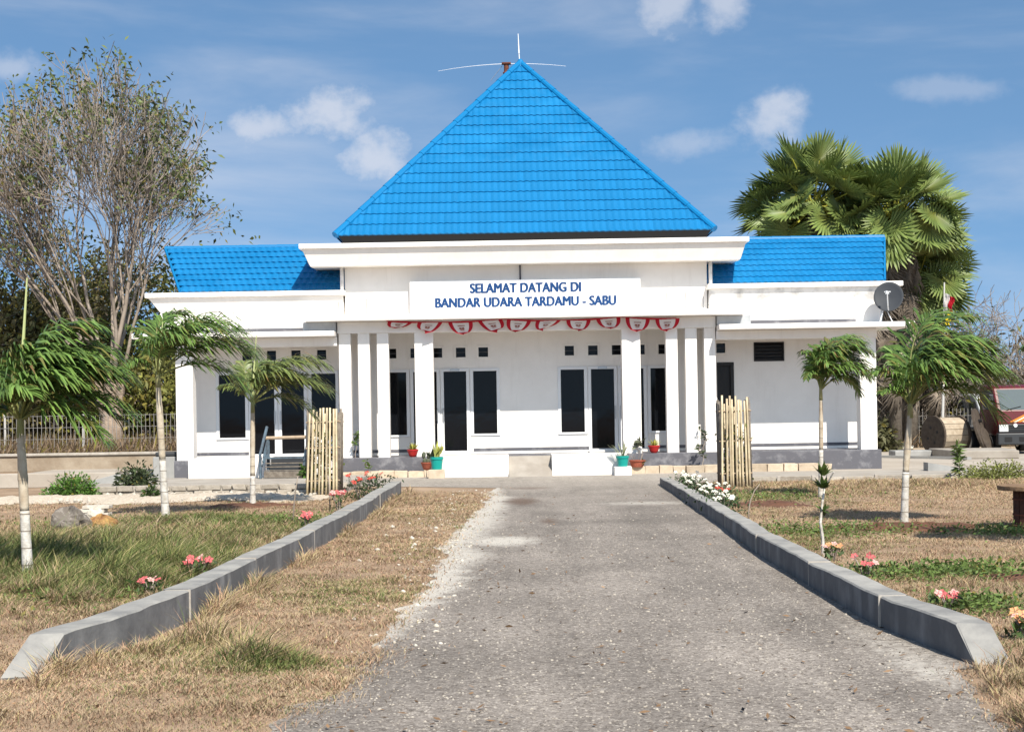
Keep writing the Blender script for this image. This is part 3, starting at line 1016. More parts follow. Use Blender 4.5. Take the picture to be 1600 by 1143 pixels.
def face_mat(k):
    """frame of roof face k: x along the eave, y up the slope, z outward"""
    m = Matrix.Translation((-EX, -EX, EZ)) @ Matrix.Rotation(slope, 4, 'X')
    return Matrix.Translation((AX, cy, 0)) @ Matrix.Rotation(k * PI / 2, 4, 'Z') @ m


full, rest = [], []
for k in range(4):
    FM = face_mat(k)
    for r in range(ROWS):
        y0 = r * rl
        hw0 = EX * (1 - y0 / L)
        hw1 = EX * (1 - (y0 + rl) / L)
        c0 = -int(hw0 / TW) - 1
        for c in range(c0, -c0 + 1):
            xa, xb = c * TW, (c + 1) * TW
            if xb < -hw0 or xa > hw0:
                continue
            if k == 0 and xa > -hw1 and xb < hw1:
                full.append((FM @ Matrix.Translation((EX + xa, y0 - 0.03, 0.012)), r, abs(xa)))
            else:
                rest.append((k, xa, y0, hw0))
full.sort(key=lambda q: (q[1], q[2]))
stf = MB()
for m_, r, a in full[300:]:
    stf.add([m_ @ Vector(p) for p in tv], tf)
for (k, xa, y0, hw0) in rest:
    FM = face_mat(k)
    vv = []
    for p in tv:
        yy = y0 - 0.03 + p[1]
        lim = EX * (1 - max(0, yy) / L)
        xx = min(max(xa + p[0], -lim), lim)
        vv.append(FM @ Vector((EX + xx, yy, 0.012 + p[2])))
    stf.add(vv, tf)
for m_, r, a in full[:300]:
    o = bpy.data.objects.new('roof_tile', tme)
    C.objects.link(o)
    o.matrix_world = m_
    o.parent = roof
    o.matrix_basis = m_
ts = stf.build('roof_tiles', M['blue'], roof, smooth=True)
ts['kind'] = 'stuff'
# hip caps in short overlapping lengths
for sxn, syn in ((-1, -1), (1, -1), (1, 1), (-1, 1)):
    e0 = Vector((AX + sxn * EX, cy + syn * EX, EZ))
    e1 = Vector((AX, cy, AZ))
    n = 16
    for i in range(n):
        p0 = e0.lerp(e1, i / n - 0.004)
        p1 = e0.lerp(e1, (i + 1) / n)
        off = Vector((0, 0, 0.035))
        MB().tube([p0 + off, p1 + off], [0.095, 0.082], 10).build('ridge_cap', M['bluecap'], roof, smooth=False)
MB().lathe([(0.14, -0.12), (0.12, 0.0), (0.06, 0.10), (0.01, 0.13)], (AX, cy, AZ + 0.02), 12).build('apex_cap', M['bluecap'], roof)


def wing_roof(x0r, x1r, x0e, x1e):
    """front slope with a ridge that is longer than the eave"""
    ye, ze, yr, zr = 38.62, 4.73, 40.55, 6.04
    q = MB()
    q.add([(x0e, ye, ze), (x1e, ye, ze), (x1r, yr, zr - 0.03), (x0r, yr, zr - 0.03), (x0e, 2 * yr - ye, ze), (x1e, 2 * yr - ye, ze)],
          [(0, 1, 2, 3), (3, 2, 5, 4), (0, 3, 4), (1, 5, 2), (0, 4, 5, 1)])
    rf = q.build('wing_roof', M['blue'], B)
    Ls = math.hypot(yr - ye, zr - ze)
    rows = 8
    rl_ = Ls / rows
    sl = math.atan2(zr - ze, yr - ye)
    tv_, tf_ = tile_mesh(0.172, rl_ + 0.02, 0.03)
    st = MB()
    for s_ in (0, 1):
        for r in range(rows):
            t0 = r / rows
            xa_, xb_ = x0e + (x0r - x0e) * t0, x1e + (x1r - x1e) * t0
            x = xa_
            while x < xb_ - 0.02:
                vv = []
                for p in tv_:
                    yy = r * rl_ - 0.02 + p[1]
                    zz = 0.012 + p[2]
                    xx = min(x + p[0], xb_)
                    Y = yy * math.cos(sl) - zz * math.sin(sl)
                    Z = yy * math.sin(sl) + zz * math.cos(sl)
                    vv.append((xx, ye + Y, ze + Z) if s_ == 0 else (xx, 2 * yr - ye - Y, ze + Z))
                st.add(vv, tf_)
                x += 0.172
    o = st.build('roof_tiles', M['blue'], rf, smooth=True)
    o['kind'] = 'stuff'
    n = max(3, int((x1r - x0r) / 0.45))
    for i in range(n):
        a = x0r + (x1r - x0r) * i / n
        b = x0r + (x1r - x0r) * (i + 1) / n
        MB().tube([(a - 0.01, yr, zr), (b, yr, zr)], [0.075, 0.068], 10).build('ridge_cap', M['bluecap'], rf)
    # edge trims
    for (xe, xr) in ((x0e, x0r), (x1e, x1r)):
        MB().tube([(xe, ye - 0.01, ze + 0.03), (xr, yr, zr)], 0.035, 6).build('verge_trim', M['bluecap'], rf)
    return rf


wing_roof(-9.08, -4.16, -8.30, -4.16)
wing_roof(4.96, 9.90, 4.96, 9.42)

# ------------------------------------------------------------------ sign board
sg = thing('sign_board', (AX, 38.3, 4.04), 'white welcome sign with blue lettering above the entrance canopy', 'sign')
MB().box(-2.5, 3.25, 38.31, 38.497, 4.10, 4.89).build('board', M['signwhite'], sg, bevel=0.004)


def lettering(txt, x0, x1, zb, cap):
    cu = bpy.data.curves.new('lettering', 'FONT')
    cu.body = txt
    cu.size = 0.3
    cu.extrude = 0.006
    cu.space_character = 1.03
    ob = bpy.data.objects.new('lettering', cu)
    C.objects.link(ob)
    bpy.context.view_layer.update()
    me = bpy.data.meshes.new_from_object(ob.evaluated_get(bpy.context.evaluated_depsgraph_get()))
    bpy.data.objects.remove(ob)
    co = np.zeros(len(me.vertices) * 3, np.float32)
    me.vertices.foreach_get('co', co)
    co = co.reshape(-1, 3)
    mn, mxx = co.min(0), co.max(0)
    X = x0 + (co[:, 0] - mn[0]) / (mxx[0] - mn[0]) * (x1 - x0)
    Z = zb + (co[:, 1] - mn[1]) / (mxx[1] - mn[1]) * cap
    Y = 38.303 - co[:, 2]
    me.materials.clear()
    # three slightly shifted layers give the bold face of the sign
    n0 = len(co)
    fs = [tuple(p.vertices) for p in me.polygons]
    vv, ff = [], []
    for k, (ox, oz) in enumerate(((-0.016, 0.002), (0.016, 0.004), (0.0, -0.006))):
        vv += [(a + ox, b - 0.0015 * k, c_ + oz) for a, b, c_ in zip(X, Y, Z)]
        ff += [tuple(i + n0 * k for i in f_) for f_ in fs]
    MB().add(vv, ff).build('lettering', M['letters'], sg)


lettering('SELAMAT DATANG DI', -0.99, 1.76, 4.575, 0.235)
lettering('BANDAR UDARA TARDAMU - SABU', -1.86, 2.63, 4.225, 0.235)

# ------------------------------------------------------------------ bunting
bt = thing('flag_bunting', (AX, 37.56, 3.8), 'string of red and white half round flags under the canopy edge', 'bunting')


def sagz(x):
    t = (x + 3.05) / 7.1
    return 3.90 - 0.05 * abs(math.sin(t * PI * 2.5)) - 0.015


pts = [(x, 37.78, sagz(x)) for x in np.linspace(-3.05, 4.08, 60)]
MB().tube(pts, 0.012, 5).build('cord', M['red'], bt)
rib = MB()
for i in range(59):
    a, b = pts[i], pts[i + 1]
    dd = 0.022 + 0.012 * math.sin(i * 0.5)
    rib.add([(a[0], a[1] - 0.004, a[2]), (b[0], b[1] - 0.004, b[2]), (b[0], b[1] + 0.01, b[2] - dd), (a[0], a[1] + 0.01, a[2] - dd)], [(0, 1, 2, 3)])
rib.build('hem', M['red'], bt)
for i, cx in enumerate(np.linspace(-2.70, 3.86, 10)):
    r_ = random.Random(i + 3)
    sk_ = r_.uniform(-0.28, 0.30)
    hh = [0.16, 0.24, 0.32, 0.28, 0.30, 0.22, 0.27, 0.27, 0.34, 0.31][i]
    tw = r_.uniform(-1.5, 1.5) if i not in (2, 4, 8) else 0.15
    fold = r_.uniform(0.04, 0.12)
    n, q = 18, 6

    def pos(u, v):
        # u -1..1 across, v 0..1 down a half-round outline, with wind folds
        w = 0.30 * math.sqrt(max(0, 1 - v ** 2.2))
        x = cx + u * w + sk_ * v
        z = sagz(cx + u * w) - hh * v * (1 - 0.15 * tw * u)
        y = 37.80 + 0.6 * fold * math.sin(3.4 * u + i) * v + tw * 0.05 * v * u + 0.03 * v
        return (x, y, z)
    wh, rd, em = MB(), MB(), MB()
    G = [[pos(-1 + 2 * a / n, b / q) for a in range(n + 1)] for b in range(q + 1)]
    for b in range(q):
        for a in range(n):
            edge = abs(-1 + 2 * (a + 0.5) / n) > 0.72 or b == q - 1
            (rd if edge else wh).add([G[b][a], G[b][a + 1], G[b + 1][a + 1], G[b + 1][a]], [(0, 1, 2, 3)])
    fl = wh.build('flag', M['flagwhite'], bt)
    rd.build('border', M['red'], fl)
    for (u0, v0, s_) in ((0.0, 0.30, 0.62), (-0.14, 0.46, 0.22), (0.12, 0.46, 0.2), (0.0, 0.60, 0.4)):
        a, b2 = pos(u0 - s_ / 2, v0), pos(u0 + s_ / 2, v0)
        c, d = pos(u0 + s_ / 2, v0 + (0.05 if s_ > 0.3 else 0.11)), pos(u0 - s_ / 2, v0 + (0.05 if s_ > 0.3 else 0.11))
        em.add([(p[0], p[1] - 0.012, p[2]) for p in (a, b2, c, d)], [(0, 1, 2, 3)])
    em.build('emblem', M['terracotta'], fl)

# ------------------------------------------------------------------ dish, antenna, rod
ds = thing('satellite_dish', (9.24, 37.55, 3.65), 'dark grey satellite dish on the right wing canopy', 'satellite dish')
dm = Matrix.Translation((9.30, 37.75, 4.27)) @ Matrix.Rotation(R(-18), 4, 'Z') @ Matrix.Rotation(R(72), 4, 'X')
prof = [(0.0, -0.06), (0.12, -0.052), (0.22, -0.034), (0.30, -0.010), (0.355, 0.010), (0.36, 0.018), (0.352, 0.022), (0.30, 0.004), (0.2, -0.024), (0.0, -0.046)]
q = MB().lathe([(max(a, 0.001), b) for a, b in prof], (0, 0, 0), 40, cap=False)
q.v = [tuple(dm @ Vector((p[0], p[1] * 1.08, p[2]))) for p in q.v]
q.build('reflector', M['dish'], ds, smooth=True)
q = MB()
for row, (w_, zz) in enumerate(((0.15, 0.13), (0.09, 0.085))):
    x = -w_ / 2 - 0.03
    while x < w_ / 2 - 0.03:
        ww = 0.012 if row else 0.016
        q.add([dm @ Vector(p) for p in ((x, zz, -0.022), (x + ww, zz, -0.022), (x + ww, zz + 0.028, -0.020), (x, zz + 0.028, -0.020))], [(0, 1, 2, 3)])
        x += ww + 0.006
q.build('lettering', M['wirewhite'], ds)
q = MB()
a0 = dm @ Vector((0, -0.36, 0.02))
a1 = dm @ Vector((0, -0.05, 0.42))
q.tube([a0, dm @ Vector((0, -0.30, 0.20)), a1], 0.014, 8)
q.build('feed_arm', M['wirewhite'], ds)
q = MB()
q.tube([a1, a1 + Vector((0.0, 0.09, 0.02))], [0.035, 0.03], 10)
q.build('receiver', M['wirewhite'], ds)
q = MB()
q.tube([(9.13, 37.95, 3.65), (9.16, 37.95, 3.95), (9.24, 37.87, 4.2)], 0.02, 8)
q.build('mast', M['steel'], ds)
q = MB()
q.tube([(9.05, 37.62, 3.65), (9.15, 37.75, 3.9), (9.2, 37.8, 4.1)], 0.016, 8)
q.tube([(9.36, 37.65, 3.65), (9.28, 37.75, 3.88), (9.25, 37.82, 4.05)], 0.012, 8)
q.build('strut', M['wirewhite'], ds)

rd_ = thing('lightning_rod', (AX - 0.02, cy, AZ), 'thin white vertical rod at the tip of the blue roof', 'rod')
MB().tube([(AX - 0.02, cy, AZ + 0.02), (AX - 0.035, cy, AZ + 0.32)], 0.014, 6).build('lower_pole', M['wirewhite'], rd_)
MB().tube([(AX - 0.035, cy, AZ + 0.30), (AX - 0.05, cy, AZ + 0.86)], [0.022, 0.010], 6).build('upper_pole', M['wirewhite'], rd_)
an = thing('dipole_antenna', (AX - 0.35, cy, AZ - 0.3), 'rusty bracket with long curved white antenna arms behind the roof tip', 'antenna')
q = MB()
q.tube([(AX - 0.40, cy, AZ - 0.55), (AX - 0.40, cy, AZ + 0.03)], 0.07, 8)
q.box(AX - 0.53, AX - 0.27, cy - 0.1, cy + 0.1, AZ - 0.005, AZ + 0.035)
q.box(AX - 0.50, AX - 0.30, cy - 0.08, cy + 0.08, AZ - 0.26, AZ - 0.235)
q.build('bracket', M['rust'], an)
ptsa = [(AX + x, cy + 0.1, AZ + 0.03 - 0.040 * (x + 0.25) ** 2) for x in np.linspace(-2.35, 1.3, 22)]
MB().tube(ptsa, [0.004 + 0.006 * (1 - abs(k - 11) / 11) for k in range(22)], 6).build('arm', M['wirewhite'], an)
q = MB()
q.tube([(AX - 0.52, cy, AZ - 0.05), (AX - 0.85, cy, AZ - 0.46)], 0.008, 5)
q.tube([(AX - 0.56, cy, AZ - 0.25), (AX - 0.57, cy, AZ - 0.7)], 0.006, 5)
q.build('stay_wire', M['steel'], an)

# ------------------------------------------------------------------ plants: generic helpers
def leaf_quads(P, Dv, Sv, Ln, Wd, cols, droop=0.0):
    """kite leaves: base, two sides, tip"""
    P, Dv, Sv = np.asarray(P, float), unit(Dv), unit(Sv)
    Ln, Wd = np.asarray(Ln)[:, None], np.asarray(Wd)[:, None]
    mid = P + Dv * Ln * 0.45
    tip = P + Dv * Ln
    tip[:, 2] -= (droop * Ln[:, 0])
    V = np.stack([P, mid - Sv * Wd / 2, tip, mid + Sv * Wd / 2], 1).reshape(-1, 3)
    F = np.arange(len(V)).reshape(-1, 4)
    cl = np.repeat(np.asarray(cols), 4, axis=0)
    return V, F, cl


def leafcol(n, base, var=0.25, yellow=0.0, rg=rng):
    b = np.asarray(base)[None, :] * (1 + rg.normal(0, var, (n, 1)))
    if yellow > 0:
        y = rg.random((n, 1)) < yellow
        b = np.where(y, np.array([[0.20, 0.17, 0.04]]), b)
    return np.clip(b, 0.004, 1)


def spikes(n, c, r0, r1, h0, h1, width, base, rg, spread=1.0, name='leaves', m=None, parent=None, up=0.5):
    """strap leaves rising from a point"""
    mb_v, mb_f, mb_c = [], [], []
    for i in range(n):
        a = rg.random() * 2 * PI
        ln = rg.uniform(h0, h1)
        out = rg.uniform(0.15, 1.0) * spread
        d = unit([math.cos(a) * out, math.sin(a) * out, up + rg.random()])
        s = unit(np.cross(d, [0, 0, 1]))
        p0 = np.array(c) + np.array([math.cos(a), math.sin(a), 0]) * rg.uniform(0, r0)
        p1 = p0 + d * ln * 0.5
        p2 = p0 + d * ln + np.array([math.cos(a), math.sin(a), 0]) * ln * 0.12 * out - np.array([0, 0, ln * 0.12 * out])
        o = len(mb_v)
        mb_v += [p0 - s * width * 0.3, p0 + s * width * 0.3, p1 + s * width * 0.5, p1 - s * width * 0.5, p2 + s * 0.002, p2 - s * 0.002]
        mb_f += [(o, o + 1, o + 2, o + 3), (o + 3, o + 2, o + 4, o + 5)]
        cc = leafcol(1, base, 0.25, rg=rg)[0]
        mb_c += [cc] * 6
    return npmesh(name, mb_v, mb_f, m or M['leafattr'], parent, col=np.array(mb_c))


# ---- pots
def pot(name, x, y, z, r, h, m, label, plant, dish_like=False, seed=0, group=None):
    t = thing(name, (x, y, z), label, 'plant pot', group)
    if dish_like:
        prof = [(r * 0.45, 0), (r * 0.72, h * 0.25), (r * 0.95, h * 0.7), (r, h * 0.8), (r * 1.06, h * 0.82), (r * 1.06, h), (r * 0.95, h), (r * 0.9, h * 0.8)]
    else:
        prof = [(r * 0.78, 0), (r * 0.96, h * 0.78), (r * 1.06, h * 0.80), (r * 1.08, h), (r * 0.98, h), (r * 0.93, h * 0.82)]
    MB().lathe(prof, (x, y, z), 22).build('pot', m, t, smooth=False, bevel=0.0)
    MB().lathe([(r * 0.94, h * 0.80), (0.002, h * 0.84)], (x, y, z), 14, cap=False).build('earth', M['soil'], t)
    rg = np.random.default_rng(seed)
    c = (x, y, z + h * 0.82)
    if plant == 'variegated':
        spikes(16, c, r * 0.5, 0, 0.30, 0.48, 0.05, (0.42, 0.44, 0.13), rg, parent=t, name='leaves', spread=0.6)
        spikes(7, (x - 0.1, y, c[2]), r * 0.4, 0, 0.22, 0.34, 0.10, (0.025, 0.04, 0.02), rg, parent=t, name='dark_leaves', spread=0.9)
        spikes(7, (x + 0.08, y, c[2] + 0.12), r * 0.4, 0, 0.2, 0.26, 0.07, (0.55, 0.53, 0.10), rg, parent=t, name='yellow_leaves')
    elif plant == 'pineapple':
        spikes(22, c, r * 0.3, 0, 0.32, 0.5, 0.028, (0.23, 0.25, 0.15), rg, parent=t, spread=0.75)
    elif plant == 'small_yellow':
        spikes(20, c, r * 0.4, 0, 0.14, 0.25, 0.045, (0.33, 0.32, 0.07), rg, parent=t, spread=0.9)
    elif plant == 'cactus':
        q = MB()
        for (dx, dz, w_, hh) in ((-0.06, 0.0, 0.05, 0.17), (0.02, 0.0, 0.055, 0.16), (-0.08, 0.15, 0.05, 0.16), (0.04, 0.14, 0.05, 0.15)):
            base = Vector((x + dx, y, c[2] + dz - 0.02))
            q.tube([base, base + Vector((0.004, 0, hh * 0.3)), base + Vector((0.012, 0, hh * 0.7)), base + Vector((0.016, 0, hh))], [w_ * 0.5, w_, w_, w_ * 0.25], 8)
        q.build('cactus_pads', mat('cactus', (0.10, 0.11, 0.075), (0.06, 0.075, 0.045), 12, rough=0.8), t, smooth=True)
    elif plant == 'twiggy':
        q = MB()
        for i in range(6):
            a = rg.random() * 2 * PI
            q.tube([(x + 0.08 * math.cos(a), y, c[2]), (x + 0.16 * math.cos(a), y + 0.1 * math.sin(a), c[2] + rg.uniform(0.1, 0.3))], 0.006, 4)
        q.build('twigs', M['greytwig'], t)
        spikes(9, (x + r * 0.9, y - 0.05, c[2] - 0.02), 0.05, 0, 0.1, 0.2, 0.04, (0.16, 0.14, 0.06), rg, parent=t, spread=1.0, up=-0.6)
    return t


pot('plant_pot', -2.46, 37.82, FZ, 0.135, 0.19, M['redpot'], 'small red bowl pot with pale yellow leaves on the left porch ledge', 'small_yellow', True, 1, 'plant pots by the entrance')
pot('plant_pot', -2.09, 37.3, 0.215, 0.135, 0.20, M['terracotta'], 'rough terracotta pot with cactus beside the tall turquoise pot', 'cactus', True, 2, 'plant pots by the entrance')
pot('plant_pot', -1.80, 36.38, 0.268, 0.15, 0.30, M['turq'], 'turquoise pot with yellow striped leaves left of the entrance', 'variegated', False, 3, 'plant pots by the entrance') 
pot('plant_pot', 2.60, 36.38, 0.268, 0.145, 0.25, M['turq'], 'stacked turquoise pot with spiky grey green plant right of the entrance', 'pineapple', False, 4, 'plant pots by the entrance')
pot('plant_pot', 3.02, 37.3, 0.215, 0.19, 0.17, M['terracotta'], 'wide brick red planter with bare twigs right of the entrance', 'twiggy', False, 5, 'plant pots by the entrance')
pot('plant_pot', 3.48, 37.82, FZ, 0.14, 0.19, M['redpot'], 'small red bowl pot with yellow green plant on the right ledge', 'small_yellow', True, 6, 'plant pots by the entrance')

# saplings on the ledge between the columns
def sapling(x, y, z, h, label, seed, n=26, base=(0.07, 0.11, 0.03), lw=0.05, ll=0.13, stemr=0.010, top=0.5, name='sapling', stem=None, group=None):
    t = thing(name, (x, y, z), label, 'sapling', group)
    rg = np.random.default_rng(seed)
    pts = [(x, y, z - 0.02)]
    for k in range(1, 6):
        pts.append((x + rg.normal(0, 0.015) * k, y + rg.normal(0, 0.01) * k, z + h * k / 5))
    MB().tube(pts, [stemr * (1.3 - 0.16 * k) for k in range(6)], 6).build('stem', stem or M['greytwig'], t)
    if n:
        u = rg.random(n) * top + (1 - top)
        P = np.array([[np.interp(a, np.linspace(0, 1, 6), [p[j] for p in pts]) for j in range(3)] for a in u])
        D_ = unit(rg.normal(0, 1, (n, 3)) * [1, 1, 0.5] + [0, 0, 0.35])
        S_ = np.cross(D_, rg.normal(0, 1, (n, 3)))
        V, F, c = leaf_quads(P, D_, S_, rg.uniform(0.6, 1.1, n) * ll, rg.uniform(0.7, 1.1, n) * lw, leafcol(n, base, 0.3, rg=rg), 0.1)
        npmesh('leaves', V, F, M['leafattr'], t, col=c)
    return t


sapling(-3.88, 37.85, FZ, 0.62, 'green potted sapling between the slim left columns', 11, 40, (0.08, 0.13, 0.03), 0.07, 0.15)
sapling(-3.55, 37.25, 0.06, 0.42, 'small green sapling against the dark plinth left of the entrance', 12, 26, (0.10, 0.15, 0.03), 0.06, 0.14)
sapling(3.1, 37.85, FZ, 0.30, 'grey green sapling behind the brick red planter', 14, 24, (0.10, 0.11, 0.07), 0.09, 0.2)
sapling(4.62, 37.35, 0.1, 0.62, 'thin dusty sapling against the dark plinth right of the entrance', 15, 36, (0.075, 0.095, 0.05), 0.06, 0.16)
sapling(4.70, 37.86, FZ, 0.55, 'tall dark sapling between the slim right columns', 16, 22, (0.035, 0.05, 0.025), 0.07, 0.16)

# ------------------------------------------------------------------ stone edging blocks
e = thing('stone_edging', (0, 37.5, 0.06), 'row of loose tan stone blocks along the foot of the plinth', 'edging')
stv = {}


def stone(name, x0, x1, y0, y1, z0, z1, m, parent, rg, jit=0.012):
    b = MB().box(x0, x1, y0, y1, z0, z1)
    b.v = [(p[0] + rg.normal(0, jit), p[1] + rg.normal(0, jit), p[2] + rg.normal(0, jit * 0.6)) for p in b.v]
    return b.build(name, m, parent, bevel=0.012)


rg = np.random.default_rng(21)
x = -4.3
while x < -2.05:
    w = rg.uniform(0.22, 0.42)
    if not (-2.36 < x < -2.2):
        stone('stone_block', x, min(x + w - 0.015, -1.91), 37.25 + rg.normal(0, 0.015), 37.6, 0.03, 0.215 + rg.normal(0, 0.012), M['tanstone'], e, rg)
    x += w
x = 2.76
while x < 7.6:
    w = rg.uniform(0.28, 0.5)
    stone('stone_block', x, x + w - 0.015, 37.25 + rg.normal(0, 0.015), 37.6, 0.03, 0.23 + rg.normal(0, 0.012), M['tanstone'], e, rg)
    x += w
stone('stone_block', -2.0, -1.62, 36.22, 36.56, 0.05, 0.268, M['tanstone'], e, rg, 0.006)
stone('stone_block', 2.40, 2.80, 36.22, 36.56, 0.05, 0.268, M['white2'], e, rg, 0.004)
# left walkway edging
e = thing('stone_edging', (-6.5, 31.7, 0), 'low mortared grey stone edging beside the left walkway', 'edging')
MB().box(-9.6, -3.45, 31.68, 31.745, -0.1, 0.20).build('mortar', M['mortar'], e)
for row, (za, zb) in enumerate(((-0.02, 0.085), (0.10, 0.205))):
    x = -9.6
    while x < -3.5:
        w = rg.uniform(0.22, 0.44)
        stone('stone', x, min(x + w - 0.03, -3.42), 31.61 + rg.normal(0, 0.012), 31.73, za, zb, M['greystone'], e, rg, 0.014)
        x += w
# right walkway edging of small blocks
e = thing('stone_edging', (9.5, 33.3, 0), 'low line of pale blocks along the right walkway', 'edging')
x = 4.95
while x < 14.5:
    w = rg.uniform(0.55, 0.8)
    stone('stone', x, x + w - 0.05, 33.22 + rg.normal(0, 0.02), 33.34, -0.02, 0.10 + rg.normal(0, 0.012), M['greystone'], e, rg, 0.012)
    if rg.random() < 0.7:
        stone('stub', x - 0.035, x + 0.035, 33.16, 33.22, -0.02, 0.13, M['mortar'], e, rg, 0.005)
    x += w

# ------------------------------------------------------------------ left yard: low walls, bank, fence
w_ = thing('low_wall', (-12, 37, 0), 'low pale concrete wall at the far left of the garden', 'wall')
MB().box(-16, -9.35, 36.1, 36.37, 0.0, 0.34).build('coping', M['path'], w_, bevel=0.02)
w_ = thing('concrete_ramp', (-9.0, 33.5, 0), 'sloping grey concrete slab behind the green bush', 'ramp')
q = MB()
q.prism([(-9.4, 0.0), (-8.42, 0.0), (-8.42, 0.40), (-8.7, 0.39), (-9.4, 0.22)], 'y', 34.0, 34.35)
fixn(q.build('slab', M['concretegrey'], w_, bevel=0.01))
b = MB()
b.box(-60, -8.9, 47.0, 120.0, -0.5, 0.50)
tag(b.build('terrain', M['soilbank'], bevel=0.06), 'raised earth bank behind the left garden wall', 'terrain', kind='structure')
MBk = thing('retaining_wall', (-14, 46.9, 0), 'stained low retaining wall under the left wire fence', 'wall')
MB().box(-26, -8.9, 46.82, 46.98, 0, 0.47).build('wall', M['soilbank'], MBk, bevel=0.02)
MB().box(-26, -8.9, 46.76, 47.04, 0.475, 0.56).build('coping', M['mortar'], MBk, bevel=0.02)
t = thing('concrete_block', (-8.75, 38.6, 0.058), 'grey concrete block with dark cover beside the left end column', 'block')
MB().box(-9.0, -8.42, 38.4, 38.9, 0.058, 0.62).build('block', M['concretegrey'], t, bevel=0.02)
MB().box(-8.95, -8.40, 38.42, 38.88, 0.622, 0.74).build('cover', M['bumper'], t, bevel=0.04)


def fence(x0, x1, y, zb, zt, label, step=2.45, first=0.6, wire=0.13):
    t = thing('wire_fence', ((x0 + x1) / 2, y, zb), label, 'fence')
    x = x0 + first
    while x < x1:
        MB().box(x - 0.03, x + 0.03, y - 0.03, y + 0.03, zb - 0.2, zt + 0.08).build('post', M['postwhite'], t)
        x += step
    q = MB()
    x = x0
    rgf = np.random.default_rng(int(abs(x0) * 10))
    while x < x1:
        q.box(x - 0.007, x + 0.007, y - 0.065, y - 0.05, zb + 0.03, zt)
        x += wire
    z = zb + 0.06
    while z < zt + 0.02:
        q.box(x0, x1, y - 0.048, y - 0.035, z - 0.006, z + 0.006)
        z += 0.36
    o = q.build('wire_mesh', M['fencewire'], t)
    o['kind'] = 'stuff'
    return t


fence(-26, -8.6, 48.0, 0.55, 1.72, 'pale wire mesh fence on the bank behind the left palms', 2.45, 0.35)
for x in (-15.3, -13.1, -10.4):
    MB()
fence(9.6, 15.9, 53.0, 0.06, 1.45, 'pale wire mesh fence behind the wooden cable reel', 2.5, 0.3)

# ------------------------------------------------------------------ right yard
t = thing('concrete_slab', (13.3, 44.5, 0.06), 'raised tan concrete slab in front of the wooden cable reel', 'slab')
q = MB()
q.prism([(12.55, 43.2), (14.15, 42.9), (14.6, 45.6), (12.5, 46.2)], 'z', 0.058, 0.29)
fixn(q.build('slab', M['concrete'], t, bevel=0.03))
t = thing('concrete_slab', (12.3, 46.5, 0.06), 'dark edged low slab left of the cable reel', 'slab')
MB().box(11.4, 12.5, 45.8, 46.6, 0.058, 0.24).build('slab', M['concretegrey'], t, bevel=0.03)
t = thing('concrete_wedge', (10.0, 36.0, 0.075), 'small grey concrete wedge on the right walkway', 'wedge')
q = MB()
q.prism([(9.62, 0.07), (10.75, 0.07), (9.62, 0.27)], 'y', 35.6, 36.0)
fixn(q.build('wedge', M['concretegrey'], t))
t = thing('paving_strip', (11, 47, 0.06), 'thin raised concrete strip running across the right yard', 'strip')
q = MB()
q.prism([(9.2, 47.6), (12.6, 42.6), (12.75, 42.7), (9.35, 47.7)], 'z', 0.058, 0.13)
fixn(q.build('strip', M['concretegrey'], t))
# earth bank by the right fence
b = MB()
b.box(9.4, 60, 52.3, 120, -0.4, 0.12)
tag(b.build('terrain', M['soilbank'], bevel=0.05), 'low earth bank under the right wire fence', 'terrain', kind='structure')


def stones(name, n, x0, x1, y0, y1, z, s0, s1, m, label, seed):
    """loose angular stones: squashed, jittered octahedral lumps"""
    rg_ = np.random.default_rng(seed)
    nr = 6
    base = [(0, 0, 1.0)] + [(math.cos(2 * PI * k / nr), math.sin(2 * PI * k / nr), 0.35) for k in range(nr)] + [(0.9 * math.cos(2 * PI * (k + 0.5) / nr), 0.9 * math.sin(2 * PI * (k + 0.5) / nr), -0.4) for k in range(nr)]
    base = np.array(base)
    tri = [(0, 1 + k, 1 + (k + 1) % nr) for k in range(nr)]
    tri += [(1 + k, 1 + nr + k, 1 + (k + 1) % nr) for k in range(nr)] + [(1 + (k + 1) % nr, 1 + nr + k, 1 + nr + (k + 1) % nr) for k in range(nr)]
    P = base[None] * rg_.uniform(0.65, 1.3, (n, len(base), 3))
    sz = s0 + (s1 - s0) * rg_.random(n) ** 1.8
    P = P * (sz[:, None, None] * 0.5) * np.stack([rg_.uniform(0.8, 1.4, n), rg_.uniform(0.7, 1.1, n), rg_.uniform(0.5, 0.85, n)], 1)[:, None, :]
    a = rg_.uniform(0, 2 * PI, n)
    ca, sa = np.cos(a)[:, None], np.sin(a)[:, None]
    X_ = P[..., 0] * ca - P[..., 1] * sa + rg_.uniform(x0, x1, n)[:, None]
    Y_ = P[..., 0] * sa + P[..., 1] * ca + rg_.uniform(y0, y1, n)[:, None]
    Z_ = P[..., 2] + z + sz[:, None] * 0.1
    Fq = (np.arange(n)[:, None, None] * len(base) + np.array(tri)[None]).reshape(-1, 3)
    return tag(npmesh(name, np.stack([X_, Y_, Z_], -1).reshape(-1, 3), Fq, m), label, 'stones', kind='stuff')


